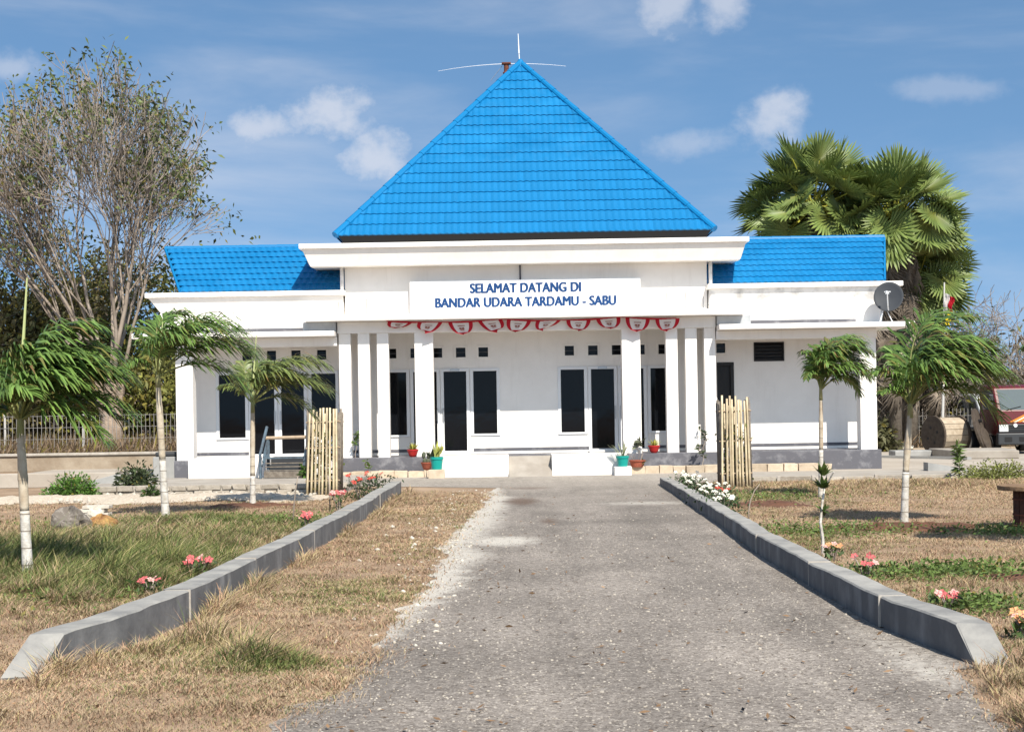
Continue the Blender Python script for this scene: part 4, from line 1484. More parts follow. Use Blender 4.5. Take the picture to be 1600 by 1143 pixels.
stones('stones', 140, 9.6, 13.5, 51.9, 52.6, 0.12, 0.12, 0.42, M['stonepale'], 'broken pale stones piled under the right fence', 31)
stones('stones', 420, -1.30, -0.5, 10.5, 32, 0.004, 0.010, 0.045, M['stonepale'], 'loose pale chips along the crumbled road edge', 32)
stones('stones', 20, -1.75, -1.0, 16.0, 23.5, 0.01, 0.03, 0.085, M['stonepale'], 'scattered white stones in the dry grass beside the drive', 33)
stones('stones', 600, -1.3, 2.7, 6.5, 24, 0.004, 0.010, 0.030, M['greystone'], 'loose chippings scattered over the drive', 34)
stones('stones', 500, -9.5, -3.9, 29.1, 31.4, 0.05, 0.03, 0.10, M['stonepale'], 'coarse pale lumps on the gravel strip', 35)


def chips(n, m, label, seed, s0, s1, lift):
    rg_ = np.random.default_rng(seed)
    y_ = 6.6 + 15 * rg_.random(n) ** 1.7
    xl_ = np.interp(y_, [p[1] for p in RL[:10]], [p[0] for p in RL[:10]]) + 0.12
    xr_ = np.interp(y_, [p[1] for p in RR[:9]], [p[0] for p in RR[:9]]) - 0.06
    x_ = xl_ + (xr_ - xl_) * rg_.random(n)
    s_ = rg_.uniform(s0, s1, n) * (1 + rg_.exponential(0.25, n))
    a = rg_.uniform(0, 2 * PI, n)
    base = np.array([[-1, -1, 0], [1, -0.8, 0], [0.9, 1, 0], [-0.8, 0.9, 0], [-0.5, -0.55, 1], [0.55, -0.4, 0.9], [0.45, 0.5, 1.05], [-0.4, 0.5, 0.85]], float)
    P = base[None] * rg_.uniform(0.75, 1.25, (n, 8, 3)) * s_[:, None, None] * np.array([1, 0.8, 0.75])
    ca, sa = np.cos(a)[:, None], np.sin(a)[:, None]
    X_ = P[..., 0] * ca - P[..., 1] * sa + x_[:, None]
    Y_ = P[..., 0] * sa + P[..., 1] * ca + y_[:, None]
    Z_ = P[..., 2] + 0.002 + lift
    q_ = np.array([[4, 5, 6, 7], [0, 1, 5, 4], [1, 2, 6, 5], [2, 3, 7, 6], [3, 0, 4, 7]])
    Fq = (np.arange(n)[:, None, None] * 8 + q_[None]).reshape(-1, 4)
    tag(npmesh('road_chips', np.stack([X_, Y_, Z_], -1).reshape(-1, 3), Fq, m), label, 'chippings', kind='stuff')


M['chippale'] = mat('pale_chip', (0.36, 0.328, 0.285), (0.20, 0.178, 0.155), 40, rough=0.95, lo=0.4, hi=0.6)
M['chipdark'] = mat('dark_chip', (0.10, 0.088, 0.078), (0.19, 0.168, 0.148), 40, rough=0.95)
chips(8000, M['chippale'], 'pale stone chippings bedded in the drive surface', 301, 0.0035, 0.0075, 0.001)
chips(9000, M['chipdark'], 'dark stone chippings bedded in the drive surface', 302, 0.0035, 0.007, 0.001)


def disc(mb, c, ax, r, th, n=28):
    ax = Vector(ax).normalized()
    c = Vector(c)
    mb.tube([c - ax * th / 2, c + ax * th / 2], r, n)


t = thing('cable_reel', (13.55, 47.2, 0.06), 'large wooden cable reel lying on its side beside the slab', 'cable reel')
ax = Vector((0.93, 0.36, 0)).normalized()
c0 = Vector((13.35, 47.3, 0.66))
for s_ in (-1, 1):
    q = MB()
    disc(q, c0 + ax * s_ * 0.46, ax, 0.60, 0.07)
    o = q.build('reel_disc', M['reeldisc'], t, bevel=0.008)
    hq = MB()
    for k in range(4):
        a = k * PI / 2 + 0.4
        pp = c0 + ax * (s_ * 0.46 - 0.037) + Vector((0, 0, 1)) * 0.25 * math.sin(a) + ax.cross(Vector((0, 0, 1))) * 0.25 * math.cos(a)
        disc(hq, pp, ax, 0.05, 0.006, 10)
    hq.build('bolt_hole', M['black'], o)
side_v = ax.cross(Vector((0, 0, 1)))
npk = 18
for k in range(npk):
    a = 2 * PI * k / npk
    a2 = a + 2 * PI / npk * 0.93
    q = MB()
    vv = []
    for rr in (0.50, 0.535):
        for aa in (a, a2):
            for s_ in (-0.43, 0.43):
                vv.append(c0 + ax * s_ + (side_v * math.cos(aa) + Vector((0, 0, 1)) * math.sin(aa)) * rr * (1 + 0.01 * ((k * 7) % 3)))
    q.add(vv, [(0, 1, 3, 2), (4, 6, 7, 5), (0, 4, 5, 1), (2, 3, 7, 6), (0, 2, 6, 4), (1, 5, 7, 3)])
    q.build('plank', M['reelwood'], t)
t = thing('reel_disc', (14.2, 46.9, 0.06), 'loose dark wooden reel disc leaning beside the cable reel', 'disc')
q = MB()
disc(q, (14.28, 46.85, 0.78), (0.86, -0.45, 0.28), 0.70, 0.08, 30)
o = q.build('boards', M['reeldisc'], t, bevel=0.008)
hq = MB()
for (dx, dz) in ((-0.06, 0.3), (-0.03, 0.02), (0.02, -0.25)):
    disc(hq, (14.28 + dx * 0.3 - 0.02, 46.85 - 0.05 + dz * 0.05 - 0.03, 0.78 + dz), (0.86, -0.45, 0.28), 0.055, 0.11, 10)
hq.build('bolt_hole', M['black'], o)
t = thing('reel_disc', (14.5, 46.8, 0.06), 'shorter dark reel disc propped against the taller leaning disc', 'disc')
q = MB()
disc(q, (14.42, 46.72, 0.48), (0.80, -0.52, 0.35), 0.43, 0.07, 26)
q.build('boards', M['reeldisc'], t, bevel=0.008)

# cable reel standing on end as a table, right edge of the lawn
t = thing('reel_table', (6.80, 20.0, 0), 'red brown cable reel standing on end as a table on the lawn', 'table')
tx, ty = 6.82, 20.0
for (za, zb) in ((0.0, 0.055), (0.50, 0.56)):
    rr = 0.50 if za > 0.2 else 0.36
    MB().lathe([(rr, za), (rr, zb)], (tx, ty, 0), 36).build('table_top' if za > 0.2 else 'base', M['redwood'] if za < 0.2 else M['brownwood'], t, bevel=0.008)
for k in range(14):
    a = 2 * PI * k / 14
    a2 = a + 2 * PI / 14 * 0.9
    q = MB()
    vv = [(tx + rr * math.cos(aa), ty + rr * math.sin(aa), z) for rr in (0.27, 0.305) for aa in (a, a2) for z in (0.056, 0.499)]
    q.add(vv, [(0, 1, 3, 2), (4, 6, 7, 5), (0, 4, 5, 1), (2, 3, 7, 6), (0, 2, 6, 4), (1, 5, 7, 3)])
    q.build('plank', M['redwood'], t)
for z in (0.17, 0.37):
    MB().lathe([(0.312, z), (0.312, z + 0.02)], (tx, ty, 0), 28).build('hoop', M['rust'], t)

# ---- vehicles at the right edge
def wheel(parent, x, y, z, r, w):
    q = MB()
    disc(q, (x, y, z), (1, 0, 0), r, w, 24)
    o = q.build('wheel', M['rubber'], parent, bevel=0.02)
    q = MB()
    disc(q, (x - 0.01, y, z), (1, 0, 0), r * 0.6, w + 0.01, 18)
    q.build('rim', M['steel'], o)


t = thing('red_truck', (15.7, 46.6, 0.058), 'dark red flat nosed truck with orange stripes at the yard edge', 'truck')
X0, X1, Y0 = 14.72, 16.52, 46.6
q = MB()
q.prism([(Y0, 0.62), (Y0 - 0.03, 1.02), (Y0 + 0.03, 1.36), (Y0 + 0.46, 2.10), (Y0 + 0.7, 2.17), (Y0 + 1.75, 2.17), (Y0 + 1.85, 0.62)], 'x', X0, X1)
body = fixn(q.build('cab', M['truckred'], t, bevel=0.05))
q = MB()
q.prism([(Y0 + 0.07, 1.40), (Y0 + 0.43, 2.02), (Y0 + 0.46, 2.02), (Y0 + 0.10, 1.40)], 'x', X0 + 0.12, X1 - 0.12)
q.v = [(p[0], p[1] - 0.024, p[2]) for p in q.v]
ws = fixn(q.build('windscreen', M['windscreen'], t))
q = MB()
q.tube([(X0 + 0.3, Y0 + 0.03, 1.40), (X0 + 0.75, Y0 + 0.09, 1.50)], 0.012, 5)
q.tube([(X0 + 0.9, Y0 + 0.03, 1.40), (X0 + 1.35, Y0 + 0.09, 1.50)], 0.012, 5)
q.build('wiper', M['black'], ws)
MB().box(X0 + 0.02, X1 - 0.02, Y0 - 0.05, Y0 + 0.1, 0.72, 0.97).build('grille', M['bumper'], t, bevel=0.02)
for zz in (0.79, 0.86, 0.92):
    MB().box(X0 + 0.32, X1 - 0.32, Y0 - 0.065, Y0 - 0.045, zz - 0.012, zz + 0.012).build('grille_bar', M['black'], t)
bm_ = MB().box(X0 - 0.03, X1 + 0.03, Y0 - 0.14, Y0 + 0.12, 0.34, 0.70).build('bumper', M['bumper'], t, bevel=0.04)
for xx in (X0 + 0.28, X0 + 0.72, X1 - 0.72, X1 - 0.28):
    MB().box(xx - 0.11, xx + 0.11, Y0 - 0.15, Y0 - 0.13, 0.44, 0.58).build('fog_recess', M['black'], bm_)
for xx in (X0 + 0.17, X1 - 0.17):
    MB().box(xx - 0.14, xx + 0.14, Y0 - 0.075, Y0 - 0.045, 0.74, 0.95).build('headlight', M['lamp'], t, bevel=0.02)
for (k, mt) in ((0, 'orange'), (1, 'cream'), (2, 'orange'), (3, 'cream'), (4, 'orange')):
    q = MB()
    xa = X0 + 0.34 + k * 0.13
    yy = Y0 - 0.036
    q.add([(xa, yy + 0.001, 1.03), (xa + 0.10, yy + 0.001, 1.03), (xa + 0.72, yy + 0.05, 1.335), (xa + 0.64, yy + 0.05, 1.335)], [(0, 1, 2, 3)])
    q.build('stripe', M[mt], body)
q = MB()
disc(q, (X0 + 0.52, Y0 - 0.068, 0.93), (0, 1, 0), 0.06, 0.02, 16)
q.build('badge', M['wirewhite'], t)
for s_, xx in ((-1, X0), (1, X1)):
    q = MB()
    q.tube([(xx, Y0 + 0.35, 1.95), (xx + s_ * 0.14, Y0 + 0.2, 1.92), (xx + s_ * 0.14, Y0 + 0.2, 1.45), (xx, Y0 + 0.3, 1.4)], 0.012, 5)
    mr = q.build('mirror_arm', M['black'], t)
    MB().box(xx + s_ * 0.13 - 0.07, xx + s_ * 0.13 + 0.07, Y0 + 0.16, Y0 + 0.21, 1.5, 1.88).build('mirror', M['bumper'], mr, bevel=0.02)
    wheel(t, xx - s_ * 0.14, Y0 + 0.75, 0.40, 0.34, 0.22)
    wheel(t, xx - s_ * 0.14, Y0 + 2.9, 0.40, 0.34, 0.22)
    MB().box(min(xx, xx + s_ * 0.012), max(xx, xx + s_ * 0.012), Y0 + 0.55, Y0 + 1.45, 1.42, 2.0).build('side_window', M['windscreen'], t)
MB().box(X0, X1, Y0 + 1.9, Y0 + 3.7, 0.75, 0.85).build('flatbed', M['bumper'], t, bevel=0.02)
MB().box(X0 + 0.4, X1 - 0.4, Y0 + 0.2, Y0 + 3.6, 0.45, 0.66).build('chassis', M['black'], t)

t = thing('white_van', (16.35, 51, 0.058), 'white van standing behind the red truck', 'van')
X0, X1, Y0 = 15.42, 17.02, 50.75
q = MB()
q.prism([(Y0, 0.35), (Y0 - 0.06, 0.62), (Y0 + 0.05, 1.05), (Y0 + 0.75, 1.72), (Y0 + 1.1, 1.88), (Y0 + 3.6, 1.9), (Y0 + 3.8, 0.35)], 'x', X0, X1)
body = fixn(q.build('body', M['vanwhite'], t, bevel=0.06))
q = MB()
q.prism([(Y0 + 0.13, 1.12), (Y0 + 0.72, 1.69), (Y0 + 0.75, 1.69), (Y0 + 0.16, 1.12)], 'x', X0 + 0.12, X1 - 0.12)
q.v = [(p[0], p[1] - 0.03, p[2]) for p in q.v]
fixn(q.build('windscreen', M['windscreen'], t))
MB().box(X0 - 0.012, X0, Y0 + 0.7, Y0 + 1.5, 1.12, 1.62).build('side_window', M['windscreen'], t)
MB().box(X0 + 0.02, X1 - 0.02, Y0 - 0.12, Y0 + 0.05, 0.30, 0.56).build('bumper', M['bumper'], t, bevel=0.04)
for xx in (X0 + 0.2, X1 - 0.2):
    MB().box(xx - 0.16, xx + 0.16, Y0 - 0.075, Y0 - 0.02, 0.66, 0.84).build('headlight', M['lamp'], t, bevel=0.03)
for xx in (X0 + 0.08, X1 - 0.08):
    wheel(t, xx, Y0 + 0.75, 0.36, 0.30, 0.2)
    wheel(t, xx, Y0 + 3.1, 0.36, 0.30, 0.2)
t.location = (t.location.x + 0.70, t.location.y + 1.9, t.location.z + 0.05)

# flag pole
t = thing('flag_pole', (14.15, 50.5, 0.06), 'thin white pole with drooping red, white and yellow flags beside the reel', 'flag pole')
MB().tube([(14.10, 50.5, 0.0), (14.18, 50.5, 1.8), (14.28, 50.5, 5.6)], [0.055, 0.045, 0.025], 8).build('pole', M['postwhite'], t)


def hang(name, m, xa, za, w, h, seed):
    r_ = random.Random(seed)
    n, k = 6, 8
    V = [(xa + w * (a / n) * (1 - 0.25 * b / k) + 0.03 * math.sin(b * 0.9), 50.46 + 0.05 * math.sin(a * 1.8 + b * 0.5), za - h * b / k - 0.35 * w * (a / n)) for b in range(k + 1) for a in range(n + 1)]
    F = [(b * (n + 1) + a, b * (n + 1) + a + 1, (b + 1) * (n + 1) + a + 1, (b + 1) * (n + 1) + a) for b in range(k) for a in range(n)]
    q = MB().add(V, F)
    return q.build(name, m, t)


hang('white_cloth', M['flagwhite'], 14.27, 5.25, 0.14, 0.62, 2)
hang('red_cloth', M['red'], 14.40, 5.16, 0.17, 0.50, 1)
hang('yellow_cloth', M['yellow'], 14.24, 4.62, 0.26, 0.42, 3)

# ------------------------------------------------------------------ bamboo tree guards
def guard(x0, x1, y0, y1, h, label, seed, lean=0.03):
    t = thing('bamboo_guard', ((x0 + x1) / 2, (y0 + y1) / 2, 0), label, 'tree guard', 'bamboo tree guards')
    rg_ = np.random.default_rng(seed)
    for (x, y) in ((x0 + 0.02, y0 + 0.05), (x1 - 0.02, y0 + 0.05), (x0 + 0.02, y1), (x1 - 0.02, y1)):
        MB().tube([(x, y, -0.1), (x + lean * 0.5, y, h * 0.55), (x + lean, y, h * 0.97 + rg_.normal(0, 0.03))], [0.034, 0.03, 0.026], 7).build('post', M['greywood'], t, smooth=True)
    n = 9
    for k in range(n):
        x = x0 + 0.04 + (x1 - x0 - 0.08) * k / (n - 1)
        dx = rg_.normal(0, 0.012)
        tap = (0.5 - k / (n - 1)) * 0.06
        hh = h * rg_.uniform(0.96, 1.03)
        pts = [(x + dx + (tap + lean) * q, y0 + rg_.normal(0, 0.005), 0.02 + hh * q) for q in np.linspace(0, 1, 7)]
        MB().tube(pts, [0.024 - 0.004 * q for q in np.linspace(0, 1, 7)], 7).build('bamboo_slat', M['bamboo'], t, smooth=True)
    for side, xx in ((0, x0), (1, x1)):
        for k in range(5):
            y = y0 + 0.1 + (y1 - y0 - 0.15) * k / 4
            hh = h * rg_.uniform(0.92, 1.02)
            MB().tube([(xx + 0.01, y, 0.0), (xx + lean + rg_.normal(0, 0.01), y, hh)], [0.024, 0.02], 6).build('side_slat', M['greywood'], t, smooth=True)
    for k in range(6):
        x = x0 + 0.06 + (x1 - x0 - 0.1) * k / 5
        MB().tube([(x, y1 + 0.04, 0.0), (x + lean, y1 + 0.04, h * rg_.uniform(0.9, 1.0))], 0.02, 6).build('rear_slat', M['bamboo'], t, smooth=True)
    for z in (0.30, 0.95, h * 0.86):
        q = MB()
        s = lean * z / h
        q.tube([(x0 - 0.02 + s, y0 + 0.03, z), (x1 + 0.02 + s, y0 + 0.03, z + 0.01)], 0.016, 6)
        q.tube([(x0 - 0.02 + s, y1 + 0.015, z), (x1 + 0.02 + s, y1 + 0.015, z + 0.01)], 0.016, 6)
        q.tube([(x0 + 0.03 + s, y0, z + 0.03), (x0 + 0.03 + s, y1 + 0.05, z + 0.03)], 0.016, 6)
        q.tube([(x1 - 0.03 + s, y0, z + 0.03), (x1 - 0.03 + s, y1 + 0.05, z + 0.03)], 0.016, 6)
        q.build('tie_rail', M['lightwood'], t)
    # the young shrub inside
    s = thing('young_shrub', ((x0 + x1) / 2, (y0 + y1) / 2, 0), 'leafy young shrub inside the ' + ('left' if x0 < 0 else 'right') + ' bamboo guard', 'shrub')
    cx, cy_ = (x0 + x1) / 2, (y0 + y1) / 2
    q = MB()
    for k in range(5):
        a = rg_.random() * 6.28
        q.tube([(cx, cy_, 0), (cx + 0.07 * math.cos(a), cy_ + 0.07 * math.sin(a), 0.6), (cx + 0.16 * math.cos(a), cy_ + 0.14 * math.sin(a), rg_.uniform(0.9, 1.25))], [0.014, 0.01, 0.005], 5)
    q.build('stems', M['greytwig'], s)
    n = 420
    P = np.stack([cx + rg_.normal(0, 0.12, n), cy_ + rg_.normal(0, 0.10, n), rg_.uniform(0.08, 1.25, n)], 1)
    D_ = unit(rg_.normal(0, 1, (n, 3)) + [0, 0, 0.2])
    V, F, c = leaf_quads(P, D_, np.cross(D_, rg_.normal(0, 1, (n, 3))), rg_.uniform(0.08, 0.16, n), rg_.uniform(0.03, 0.06, n), leafcol(n, (0.10, 0.13, 0.025), 0.3, 0.2, rg=rg_))
    npmesh('leaves', V, F, M['leafattr'], s, col=c)


guard(-4.12, -3.47, 30.5, 31.05, 1.70, 'slatted bamboo tree guard left of the drive with darker right side posts', 41, 0.05)
guard(4.17, 4.78, 30.75, 31.25, 1.80, 'slatted bamboo tree guard right of the drive behind white flowers', 42, -0.01)

# blue-grey wooden rail frame in front of the left stairs
t = thing('rail_frame', (-5.2, 35.6, 0.17), 'blue grey wooden rail frame with pale crossbar before the left stairs', 'frame')
zb = 0.17
for x in (-5.72, -4.78):
    q = MB()
    q.tube([(x - 0.06 if x < -5.2 else x + 0.06, 35.15, zb), (x - 0.07 if x < -5.2 else x + 0.07, 35.2, zb + 0.55), (x + 0.03, 35.62, zb + 1.18)], 0.035, 6)
    q.build('post', M['bluewood'], t)
    q = MB()
    q.tube([(x + 0.06, 35.55, zb), (x + 0.05, 35.6, zb + 0.9)], 0.04, 6)
    q.build('rear_post', M['bluewood'], t)
    for k in range(3):
        q = MB()
        q.tube([(x - 0.02, 35.18 + 0.09 * k, zb + 0.28 + 0.1 * k), (x + 0.03, 35.58, zb + 0.55 + 0.14 * k)], 0.022, 5)
        q.build('side_slat', M['bluewood'], t)
MB().tube([(-5.72, 35.58, zb + 0.92), (-4.74, 35.58, zb + 0.93)], 0.04, 8).build('crossbar', M['lightwood'], t)
MB().box(-5.76, -4.75, 35.40, 35.62, zb + 0.44, zb + 0.475).build('seat_board', M['bluewood'], t, bevel=0.005)
MB().box(-5.70, -4.82, 35.12, 35.17, zb + 0.02, zb + 0.16).build('foot_board', M['greywood'], t, bevel=0.005)
for k in range(3):
    MB().box(-5.70, -4.82, 35.2 + 0.11 * k, 35.28 + 0.11 * k, zb + 0.17 + 0.08 * k, zb + 0.19 + 0.08 * k).build('slat', M['greywood'], t)

# ------------------------------------------------------------------ pinnate palms
def pinnate(x, y, base_r, trunk, fronds, label, seed, spear=None, white_h=0.75, scale=1.0, grav=1.0, nl=36, size=0.93, green=(0.105, 0.178, 0.042)):
    """trunk: list of points; fronds: (azimuth deg, elevation deg, length, wind)"""
    rg_ = np.random.default_rng(seed)
    t = thing('young_palm', (x, y, 0), label, 'palm tree', 'young palms in the garden')
    TP = [Vector(p) for p in trunk]
    base_r *= 0.80
    zt = TP[-1].z
    npt = 26

    def tpos(s):
        zz = s * zt
        for i in range(len(TP) - 1):
            if TP[i].z <= zz <= TP[i + 1].z:
                return TP[i].lerp(TP[i + 1], (zz - TP[i].z) / (TP[i + 1].z - TP[i].z))
        return TP[-1].copy()
    cut = white_h / zt
    low = [tpos(s) for s in np.linspace(0, cut, 10)]
    low[0] = low[0] + Vector((0, 0, -0.08))
    hi = [tpos(s) for s in np.linspace(cut, 1, 18)]
    rr = lambda s: base_r * (1.12 - 0.35 * s + (0.25 * math.exp(-s * 14)) + 0.14 * math.exp(-((s - 0.72) / 0.12) ** 2))
    tr = MB().tube(low, [rr(s) for s in np.linspace(0, cut, 10)], 12).build('trunk', M['lime'], t, smooth=True)
    MB().tube(hi, [rr(s) * (1 + rg_.normal(0, 0.03)) for s in np.linspace(cut, 1, 18)], 12).build('upper_trunk', M['palmbark'], t, smooth=True)
    for s in np.arange(0.12, cut + 0.25, 0.17 / zt):
        p = tpos(s)
        r0 = rr(s) + 0.0015
        MB().tube([p - Vector((0, 0, 0.006)), p + Vector((0, 0, 0.006))], r0, 12).build('ring', M['ring'], tr)
    top = TP[-1]
    # crown shaft
    MB().tube([top - Vector((0, 0, 0.05)), top + Vector((0.0, 0, 0.16)), top + Vector((0.01, 0, 0.32))], [rr(1) * 1.1, rr(1) * 0.9, rr(1) * 0.45], 10).build('crown_shaft', M['shaft'], t, smooth=True)
    if spear:
        MB().tube([top + Vector((0, 0, 0.1)), top + Vector((0.03, 0, spear * 0.5)), top + Vector((0.09, 0, spear))], [0.024, 0.018, 0.008], 6).build('spear_leaf', M['spear'], t)
    wind = np.array([1.0, 0.15, -0.1])
    for fi, (az, el, ln, wf) in enumerate(fronds):
        ln = ln * size * (0.68 if math.cos(R(az)) < -0.3 else 1.0)
        a, e_ = R(az), R(el)
        fg = rg_.uniform(0.7, 1.35)
        lush = rg_.uniform(0.8, 1.1)
        d = np.array([math.cos(e_) * math.cos(a), math.cos(e_) * math.sin(a), math.sin(e_)])
        p = np.array(top) + np.array([0, 0, 0.12]) + d * 0.04
        n = 22
        pts, dirs = [p.copy()], [d.copy()]
        step = ln / n
        for k in range(n):
            s = k / n
            d = unit(d + (np.array([0, 0, -1.0]) * (0.02 + 0.14 * s ** 1.3) * grav * fg + wind * wf * (0.022 + 0.085 * s)) * (22 / n))
            p = p + d * step
            pts.append(p.copy())
            dirs.append(d.copy())
        f = MB()
        f.tube(pts, [0.017 * scale * (1 - 0.8 * k / n) for k in range(n + 1)], 5)
        V = [tuple(v_) for v_ in f.v]
        F = [fc for fc in f.f if len(fc) == 4]
        cl = [(0.22, 0.24, 0.08)] * len(V)
        m_ = 50
        for k in range(m_):
            s = 0.24 + 0.76 * k / (m_ - 1)
            i = min(int(s * n), n - 1)
            fr = s * n - i
            p0 = pts[i] * (1 - fr) + pts[i + 1] * fr
            tg = dirs[min(i + 1, n)]
            sd = unit(np.cross(tg, [0, 0, 1]))
            upv = np.cross(sd, tg)
            ll = ln * (0.36 * math.sin(PI * (0.10 + 0.80 * s)) + 0.07) * rg_.uniform(0.75, 1.18) * lush
            if rg_.random() < 0.06:
                continue
            for sg_ in (-1, 1):
                dv = unit(sd * sg_ * 0.85 + tg * (0.40 + 0.5 * s) + upv * rg_.uniform(-0.05, 0.5) + rg_.normal(0, 0.12, 3))
                wv = unit(np.cross(dv, upv)) * (0.013 * scale + 0.007 * rg_.random())
                q0 = p0
                q1 = q0 + dv * ll * 0.4
                dv2 = unit(dv + wind * wf * 0.40 + np.array([0, 0, -0.40 - 0.2 * rg_.random()]))
                q2 = q1 + dv2 * ll * 0.35
                dv3 = unit(dv2 + wind * wf * 0.35 + np.array([0, 0, -0.8]))
                q3 = q2 + dv3 * ll * 0.3
                o = len(V)
                V += [tuple(q0 - wv * 0.4), tuple(q0 + wv * 0.4), tuple(q1 + wv), tuple(q1 - wv), tuple(q2 + wv * 0.8), tuple(q2 - wv * 0.8), tuple(q3 + wv * 0.1), tuple(q3 - wv * 0.1)]
                F += [(o, o + 1, o + 2, o + 3), (o + 3, o + 2, o + 4, o + 5), (o + 5, o + 4, o + 6, o + 7)]
                cc = np.array(green) * rg_.uniform(0.6, 1.6)
                if rg_.random() < 0.14:
                    cc = np.array([0.17, 0.17, 0.05]) if rg_.random() < 0.9 else np.array([0.18, 0.12, 0.05])
                tipc = cc * np.array([1.5, 1.3, 1.1]) if rg_.random() < 0.5 else cc
                cl += [tuple(cc)] * 4 + [tuple(cc)] * 2 + [tuple(tipc)] * 2
        npmesh('frond', V, F, M['palmleaf'], t, col=np.array(cl))
    return t, top


pinnate(-4.90, 15.38, 0.062, [(-4.87, 15.38, 0), (-4.90, 15.38, 0.8), (-4.93, 15.40, 1.5)],
        [(5, 78, 1.35, 1.0), (-20, 60, 1.3, 1.0), (25, 62, 1.3, 1.0), (60, 66, 1.25, 0.9), (-60, 55, 1.15, 1.0), (0, 40, 1.25, 0.9), (120, 60, 1.2, 0.6), (175, 62, 1.15, 0.35), (200, 78, 1.25, 0.6), (230, 50, 1.0, 0.4), (-25, 28, 1.1, 0.8), (40, 32, 1.15, 0.8), (150, 35, 0.9, 0.3), (-95, 48, 0.95, 0.8), (10, 58, 1.35, 0.9), (-40, 70, 1.35, 0.9), (35, 74, 1.4, 0.8), (80, 78, 1.35, 0.6), (-10, 86, 1.4, 0.8)],
        'large young palm nearest on the left, with tall bare spear and white trunk', 51, spear=1.55, white_h=0.72)
pinnate(-5.59, 24.59, 0.070, [(-5.57, 24.59, 0), (-5.62, 24.59, 1.2), (-5.66, 24.6, 2.15)],
        [(5, 72, 2.0, 0.85), (-15, 50, 1.9, 0.9), (25, 48, 1.8, 0.9), (-45, 62, 1.75, 0.9), (70, 72, 1.7, 0.7), (0, 30, 1.65, 0.8), (140, 78, 1.8, 0.45), (190, 70, 1.4, 0.25), (220, 45, 1.1, 0.2), (-80, 55, 1.4, 0.8), (110, 86, 1.9, 0.4)],
        'tallest left palm with green fronds blown across the left wing parapet', 52, spear=1.0, white_h=0.95)
pinnate(-4.69, 27.63, 0.058, [(-4.69, 27.63, 0), (-4.68, 27.63, 1.0), (-4.66, 27.6, 1.72)],
        [(5, 65, 1.7, 0.85), (-20, 45, 1.6, 0.9), (30, 42, 1.55, 0.9), (-55, 58, 1.4, 0.8), (70, 65, 1.45, 0.7), (0, 25, 1.35, 0.8), (150, 70, 1.3, 0.35), (185, 50, 1.0, 0.15), (110, 80, 1.5, 0.4), (-110, 60, 1.1, 0.6)],
        'short left palm standing before the dark porch windows', 53, spear=1.35, white_h=0.55, green=(0.115, 0.15, 0.045))
pinnate(5.41, 27.14, 0.050, [(5.43, 27.14, 0), (5.45, 27.14, 0.9), (5.46, 27.14, 1.78)],
        [(0, 84, 1.75, 0.55), (-25, 76, 1.7, 0.6), (30, 74, 1.65, 0.6), (-60, 78, 1.6, 0.5), (80, 80, 1.6, 0.4), (0, 62, 1.45, 0.6), (150, 86, 1.65, 0.4), (190, 80, 1.45, 0.15), (-110, 76, 1.4, 0.3), (40, 58, 1.35, 0.5), (220, 68, 1.15, 0.1), (120, 74, 1.3, 0.2), (-40, 60, 1.35, 0.5), (10, 48, 1.15, 0.5), (-150, 82, 1.5, 0.3)],
        'slim round headed palm before the right wing wall', 54, white_h=0.85, grav=1.5, size=0.76, nl=38)
pinnate(5.29, 20.83, 0.060, [(5.29, 20.83, 0), (5.33, 20.83, 0.8), (5.40, 20.83, 1.50)],
        [(10, 74, 1.75, 0.8), (-20, 56, 1.65, 0.9), (30, 54, 1.6, 0.9), (-50, 66, 1.5, 0.8), (70, 70, 1.5, 0.7), (0, 36, 1.45, 0.8), (150, 74, 1.4, 0.4), (185, 64, 1.1, 0.15), (210, 45, 0.9, 0.1), (-95, 58, 1.1, 0.6), (100, 84, 1.7, 0.5), (-5, 86, 1.75, 0.7), (15, 64, 1.75, 0.9), (-35, 74, 1.7, 0.8), (20, 46, 1.5, 0.8), (45, 76, 1.7, 0.7), (-70, 50, 1.2, 0.7)],
        'windswept right palm with lime washed trunk beside the red soil', 55, white_h=0.72)
pinnate(6.22, 16.95, 0.060, [(6.22, 16.95, 0), (6.22, 16.95, 1.0), (6.22, 16.95, 1.75)],
        [(170, 76, 1.2, 0.2), (195, 62, 1.1, 0.15), (150, 58, 1.1, 0.2), (210, 80, 1.2, 0.3), (0, 60, 1.3, 0.7), (40, 50, 1.2, 0.8), (-40, 50, 1.2, 0.8), (90, 65, 1.2, 0.5), (-90, 60, 1.1, 0.5)],
        'palm at the right lawn edge with only its left fronds in view', 56)

